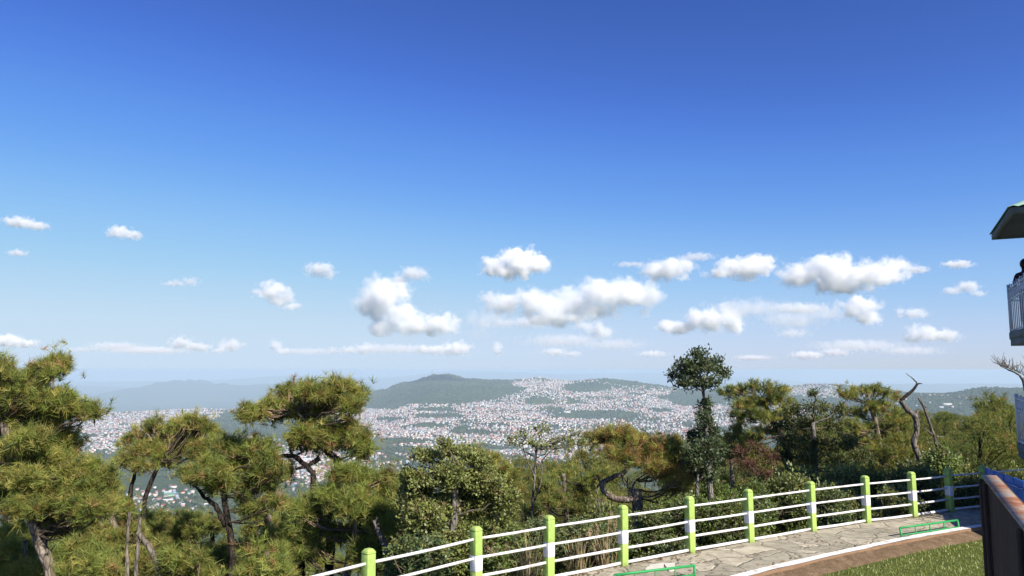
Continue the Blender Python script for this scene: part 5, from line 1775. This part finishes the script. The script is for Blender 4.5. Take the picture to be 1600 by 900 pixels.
# ================================================================== CLOUDS
CLOUD_BASE = 1000.0
ico_cache = {}


def ico(sub):
    if sub not in ico_cache:
        bm = bmesh.new(); bmesh.ops.create_icosphere(bm, subdivisions=sub, radius=1.0)
        ico_cache[sub] = (np.array([v.co[:] for v in bm.verts]), np.array([[v.index for v in f.verts] for f in bm.faces])); bm.free()
    return ico_cache[sub]


def cloud_mat(name, balls, size, dens, seed):
    """vapour: dense inside the lumps, breaking up into shreds at their edges"""
    m, nt, ns, ln = new_mat(name)
    tc = ns.new('ShaderNodeTexCoord'); P = tc.outputs['Object']
    acc = None
    for c, r in balls:
        s_ = ns.new('ShaderNodeVectorMath'); s_.operation = 'SUBTRACT'; ln.new(P, s_.inputs[0]); s_.inputs[1].default_value = tuple(c)
        d_ = ns.new('ShaderNodeVectorMath'); d_.operation = 'DIVIDE'; ln.new(s_.outputs[0], d_.inputs[0]); d_.inputs[1].default_value = tuple(r)
        l_ = ns.new('ShaderNodeVectorMath'); l_.operation = 'LENGTH'; ln.new(d_.outputs[0], l_.inputs[0])
        if acc is None:
            acc = l_.outputs['Value']
        else:
            q = ns.new('ShaderNodeMath'); q.operation = 'SMOOTH_MIN'; q.inputs[2].default_value = 0.25
            ln.new(acc, q.inputs[0]); ln.new(l_.outputs['Value'], q.inputs[1]); acc = q.outputs[0]
    off = ns.new('ShaderNodeVectorMath'); off.operation = 'ADD'; ln.new(P, off.inputs[0]); off.inputs[1].default_value = tuple(np.array(seed) * size)
    n1 = ns.new('ShaderNodeTexNoise'); n1.inputs['Scale'].default_value = 1.0 / size; n1.inputs['Detail'].default_value = 7.0; n1.inputs['Roughness'].default_value = 0.60
    ln.new(off.outputs[0], n1.inputs['Vector'])
    a1 = ns.new('ShaderNodeMath'); a1.operation = 'MULTIPLY_ADD'; a1.inputs[1].default_value = 3.4; a1.inputs[2].default_value = -1.75 ; ln.new(n1.outputs['Fac'], a1.inputs[0])
    e1 = ns.new('ShaderNodeMath'); e1.operation = 'SUBTRACT'; ln.new(a1.outputs[0], e1.inputs[0]); ln.new(acc, e1.inputs[1])
    mr = ns.new('ShaderNodeMapRange'); mr.interpolation_type = 'SMOOTHSTEP'
    mr.inputs['From Min'].default_value = -1.05; mr.inputs['From Max'].default_value = -0.25; mr.inputs['To Max'].default_value = dens
    ln.new(e1.outputs[0], mr.inputs['Value'])
    sc = ns.new('ShaderNodeVolumeScatter'); sc.inputs['Color'].default_value = (1, 1, 1, 1); sc.inputs['Anisotropy'].default_value = 0.0
    ln.new(mr.outputs[0], sc.inputs['Density'])
    o = ns.new('ShaderNodeOutputMaterial'); ln.new(sc.outputs[0], o.inputs['Volume'])
    return m


def cloud(lumps, base_y, label, od=7.0, D=None, group=None):
    """lumps (px, py, rx, ry) on the photograph; the cloud base hangs CLOUD_BASE above the eye, which gives the distance"""
    if D is None:
        D = CLOUD_BASE / ((HOR - base_y) / F)
    k = D / F
    rmax = max(l[3] for l in lumps) * k
    cen = at(np.mean([l[0] for l in lumps]), np.mean([l[1] for l in lumps]), D)
    mb = MB(); balls = []
    for cx, cy, rx, ry in lumps:
        r = np.array([rx * k, rx * k * .55 + ry * k * .5, ry * k])
        c = at(cx, cy, D + RNG.uniform(-.25, .25) * rx * k) - cen
        balls.append((c, r * 1.15))
        v, f = ico(3)
        mb.add(v * r * 1.55 + c, f)
    me0 = mb.mesh('cloud_raw', [], colors=False)
    ob = bpy.data.objects.new('cloud_raw', me0); COL.objects.link(ob)
    rm = ob.modifiers.new('remesh', 'REMESH'); rm.mode = 'VOXEL'; rm.voxel_size = rmax / 7
    dg = bpy.context.evaluated_depsgraph_get(); dg.update()
    me = bpy.data.meshes.new_from_object(ob.evaluated_get(dg), depsgraph=dg)
    bpy.data.objects.remove(ob); bpy.data.meshes.remove(me0)
    me.materials.clear(); me.materials.append(cloud_mat('cloud_vapour', balls, rmax, od * 0.66 / (rmax * 1.5), RNG.uniform(-40, 40, 3)))
    me.name = 'cloud'
    o = link('cloud', me, loc=tuple(cen))
    tag(o, label, 'cloud', group)
    return len(me.vertices)


tot = 0
tot += cloud([(780, 418, 26, 16), (815, 408, 33, 19), (838, 412, 22, 15), (797, 426, 26, 11)], 438, 'compact oval cumulus standing alone above the long bank in the middle of the sky', 8.5, 8000)
tot += cloud([(606, 460, 36, 27), (584, 476, 30, 24), (600, 446, 24, 14), (622, 500, 26, 18), (624, 486, 24, 24), (640, 508, 26, 16), (604, 510, 22, 13)], 527, 'tall bright cumulus tower with a shaded grey base', 6.5)
tot += cloud([(690, 506, 28, 15), (664, 515, 24, 10), (710, 506, 12, 11)], 528, 'smaller puff attached to the right of the bright cumulus tower', 4)
tot += cloud([(646, 428, 22, 12), (624, 437, 16, 6)], 443, 'soft grey wisp just above the bright cumulus tower', 2.2)
tot += cloud([(788, 473, 34, 17), (840, 474, 42, 20), (890, 476, 38, 23), (942, 458, 42, 24), (985, 462, 42, 25), (1014, 462, 22, 18), (930, 484, 48, 14), (868, 496, 38, 13)], 505, 'long wide cumulus bank with bright domes at its right end in mid sky', 5.2)
tot += cloud([(936, 516, 20, 14), (915, 510, 18, 7)], 532, 'small pale cloud hanging below the long cumulus bank', 2.5)
tot += cloud([(830, 503, 34, 9), (790, 505, 24, 6)], 514, 'thin ragged veil under the left end of the long cumulus bank', 1.2)
tot += cloud([(1042, 421, 36, 16), (1072, 412, 18, 11), (1018, 424, 20, 8)], 440, 'hazy grey-white cloud left of the broad bank', 4)
tot += cloud([(1165, 418, 42, 15), (1186, 409, 24, 12), (1128, 426, 26, 8)], 438, 'elongated white cloud touching the left end of the broad bank', 5)
tot += cloud([(1250, 431, 34, 17), (1297, 420, 42, 20), (1345, 430, 48, 19), (1394, 419, 28, 16), (1310, 446, 40, 13)], 460, 'broad high cumulus bank over the dark pines', 6)
tot += cloud([(1435, 421, 16, 6)], 428, 'tiny tuft trailing right of the broad high bank', 1.5)
tot += cloud([(1342, 480, 28, 17), (1356, 496, 22, 12)], 508, 'rounded white puff below the broad high bank', 5)
tot += cloud([(1250, 482, 42, 8), (1222, 480, 18, 5)], 491, 'faint flat veil left of the rounded white puff', 1.3)
tot += cloud([(1058, 511, 32, 10), (1105, 500, 34, 18), (1140, 499, 22, 20)], 522, 'flat-based white cumulus above the tall slender tree', 6)
tot += cloud([(424, 455, 24, 14), (441, 467, 20, 11), (458, 479, 14, 6)], 488, 'pale teardrop cloud trailing down to the right above the leaning pine', 4)
tot += cloud([(500, 422, 22, 11), (515, 428, 10, 7)], 435, 'small pale cloud upper right of the teardrop cloud', 2.4)
tot += cloud([(186, 362, 18, 9), (208, 368, 15, 7)], 376, 'small white cloud high in the blue on the left', 3, 6200)
tot += cloud([(30, 347, 22, 8), (55, 353, 20, 6)], 360, 'flat white cloud nearest the left edge, high in the blue', 2.6, 6000)
tot += cloud([(28, 395, 15, 5)], 401, 'tiny faint cloud under the flat cloud of the left edge', 1.4)
tot += cloud([(298, 440, 14, 7), (272, 442, 18, 5)], 448, 'faint greyish wisp between the left clouds and the teardrop cloud', 1.0)
tot += cloud([(10, 533, 26, 9), (40, 537, 20, 7)], 545, 'low white cloud rising behind the tall left pine', 3)
tot += cloud([(282, 536, 16, 11), (308, 543, 20, 7)], 551, 'low ragged white cloud left of two above the flat-topped pine', 3)
tot += cloud([(358, 540, 18, 10), (345, 547, 12, 5)], 551, 'low ragged white cloud right of two above the flat-topped pine', 2.4)
tot += cloud([(433, 541, 10, 11), (445, 548, 12, 5)], 553, 'little peaked cloud low above the leaning pine', 2.4)
tot += cloud([(572, 545, 20, 9), (545, 547, 16, 6), (520, 547, 10, 6)], 554, 'low broken cloud left of the wooded hill', 2)
tot += cloud([(712, 545, 24, 11), (680, 548, 20, 8), (660, 546, 10, 8)], 556, 'low white cloud bank right above the wooded mast hill', 3)
tot += cloud([(776, 545, 8, 11)], 555, 'narrow upright cloud scrap right of the low bank over the mast hill', 2.6)
tot += cloud([(866, 550, 20, 6), (895, 553, 14, 4)], 557, 'faint low scrap in the haze above the thin leafy tree', 1.6)
tot += cloud([(1020, 553, 22, 5)], 558, 'faint low scrap just left of the tall slender tree top', 1.3)
tot += cloud([(1262, 555, 26, 6), (1305, 550, 20, 6)], 561, 'low thin white cloud line over the olive-brown tree', 2.0)
tot += cloud([(1175, 559, 28, 4)], 563, 'thin low streak right of the tall slender tree top', 1.2)
tot += cloud([(1440, 521, 24, 12), (1470, 524, 28, 9), (1425, 528, 14, 7)], 536, 'hazy white cloud above the dead trunks', 3)
tot += cloud([(1430, 490, 20, 8), (1408, 488, 8, 9)], 498, 'small dim cloud above the hazy cloud of the dead trunks', 1.8)
tot += cloud([(1512, 448, 18, 10), (1488, 454, 14, 6), (1530, 458, 12, 5)], 464, 'soft cloud near the tower balcony', 2)
tot += cloud([(1496, 413, 22, 6)], 420, 'small flat pinkish cloud above the soft cloud by the balcony', 2)
tot += cloud([(1090, 401, 26, 6), (985, 413, 24, 4)], 418, 'thin pale veil above the hazy grey-white cloud', .9)
tot += cloud([(1240, 521, 24, 7)], 529, 'dim scrap right of the flat-based cumulus', .9)
tot += cloud([(180, 541, 40, 6), (130, 546, 26, 4)], 549, 'very faint grey streak low over the left mountains', .8)
tot += cloud([(1170, 482, 60, 14), (1240, 500, 50, 14), (1290, 490, 40, 12)], 512, 'broad faint veil between the flat-based cumulus and the rounded white puff', .7)
tot += cloud([(762, 500, 34, 16), (748, 520, 20, 10)], 530, 'very thin blue-white veil between the bright tower and the long bank', .7)
tot += cloud([(880, 532, 60, 10), (960, 538, 50, 8)], 548, 'broad thin haze of broken cloud under the long cumulus bank', .6)
tot += cloud([(1340, 540, 70, 9), (1420, 548, 50, 7)], 556, 'broad thin haze of broken cloud low above the wide dark pine', .6)
tot += cloud([(620, 545, 50, 7), (480, 549, 40, 5)], 556, 'faint broken cloud low between the two rows above the leaning pine', .7)
tot += cloud([(230, 547, 60, 5)], 555, 'faint low streak left of the two ragged clouds', .8)
print('cloud verts', tot)
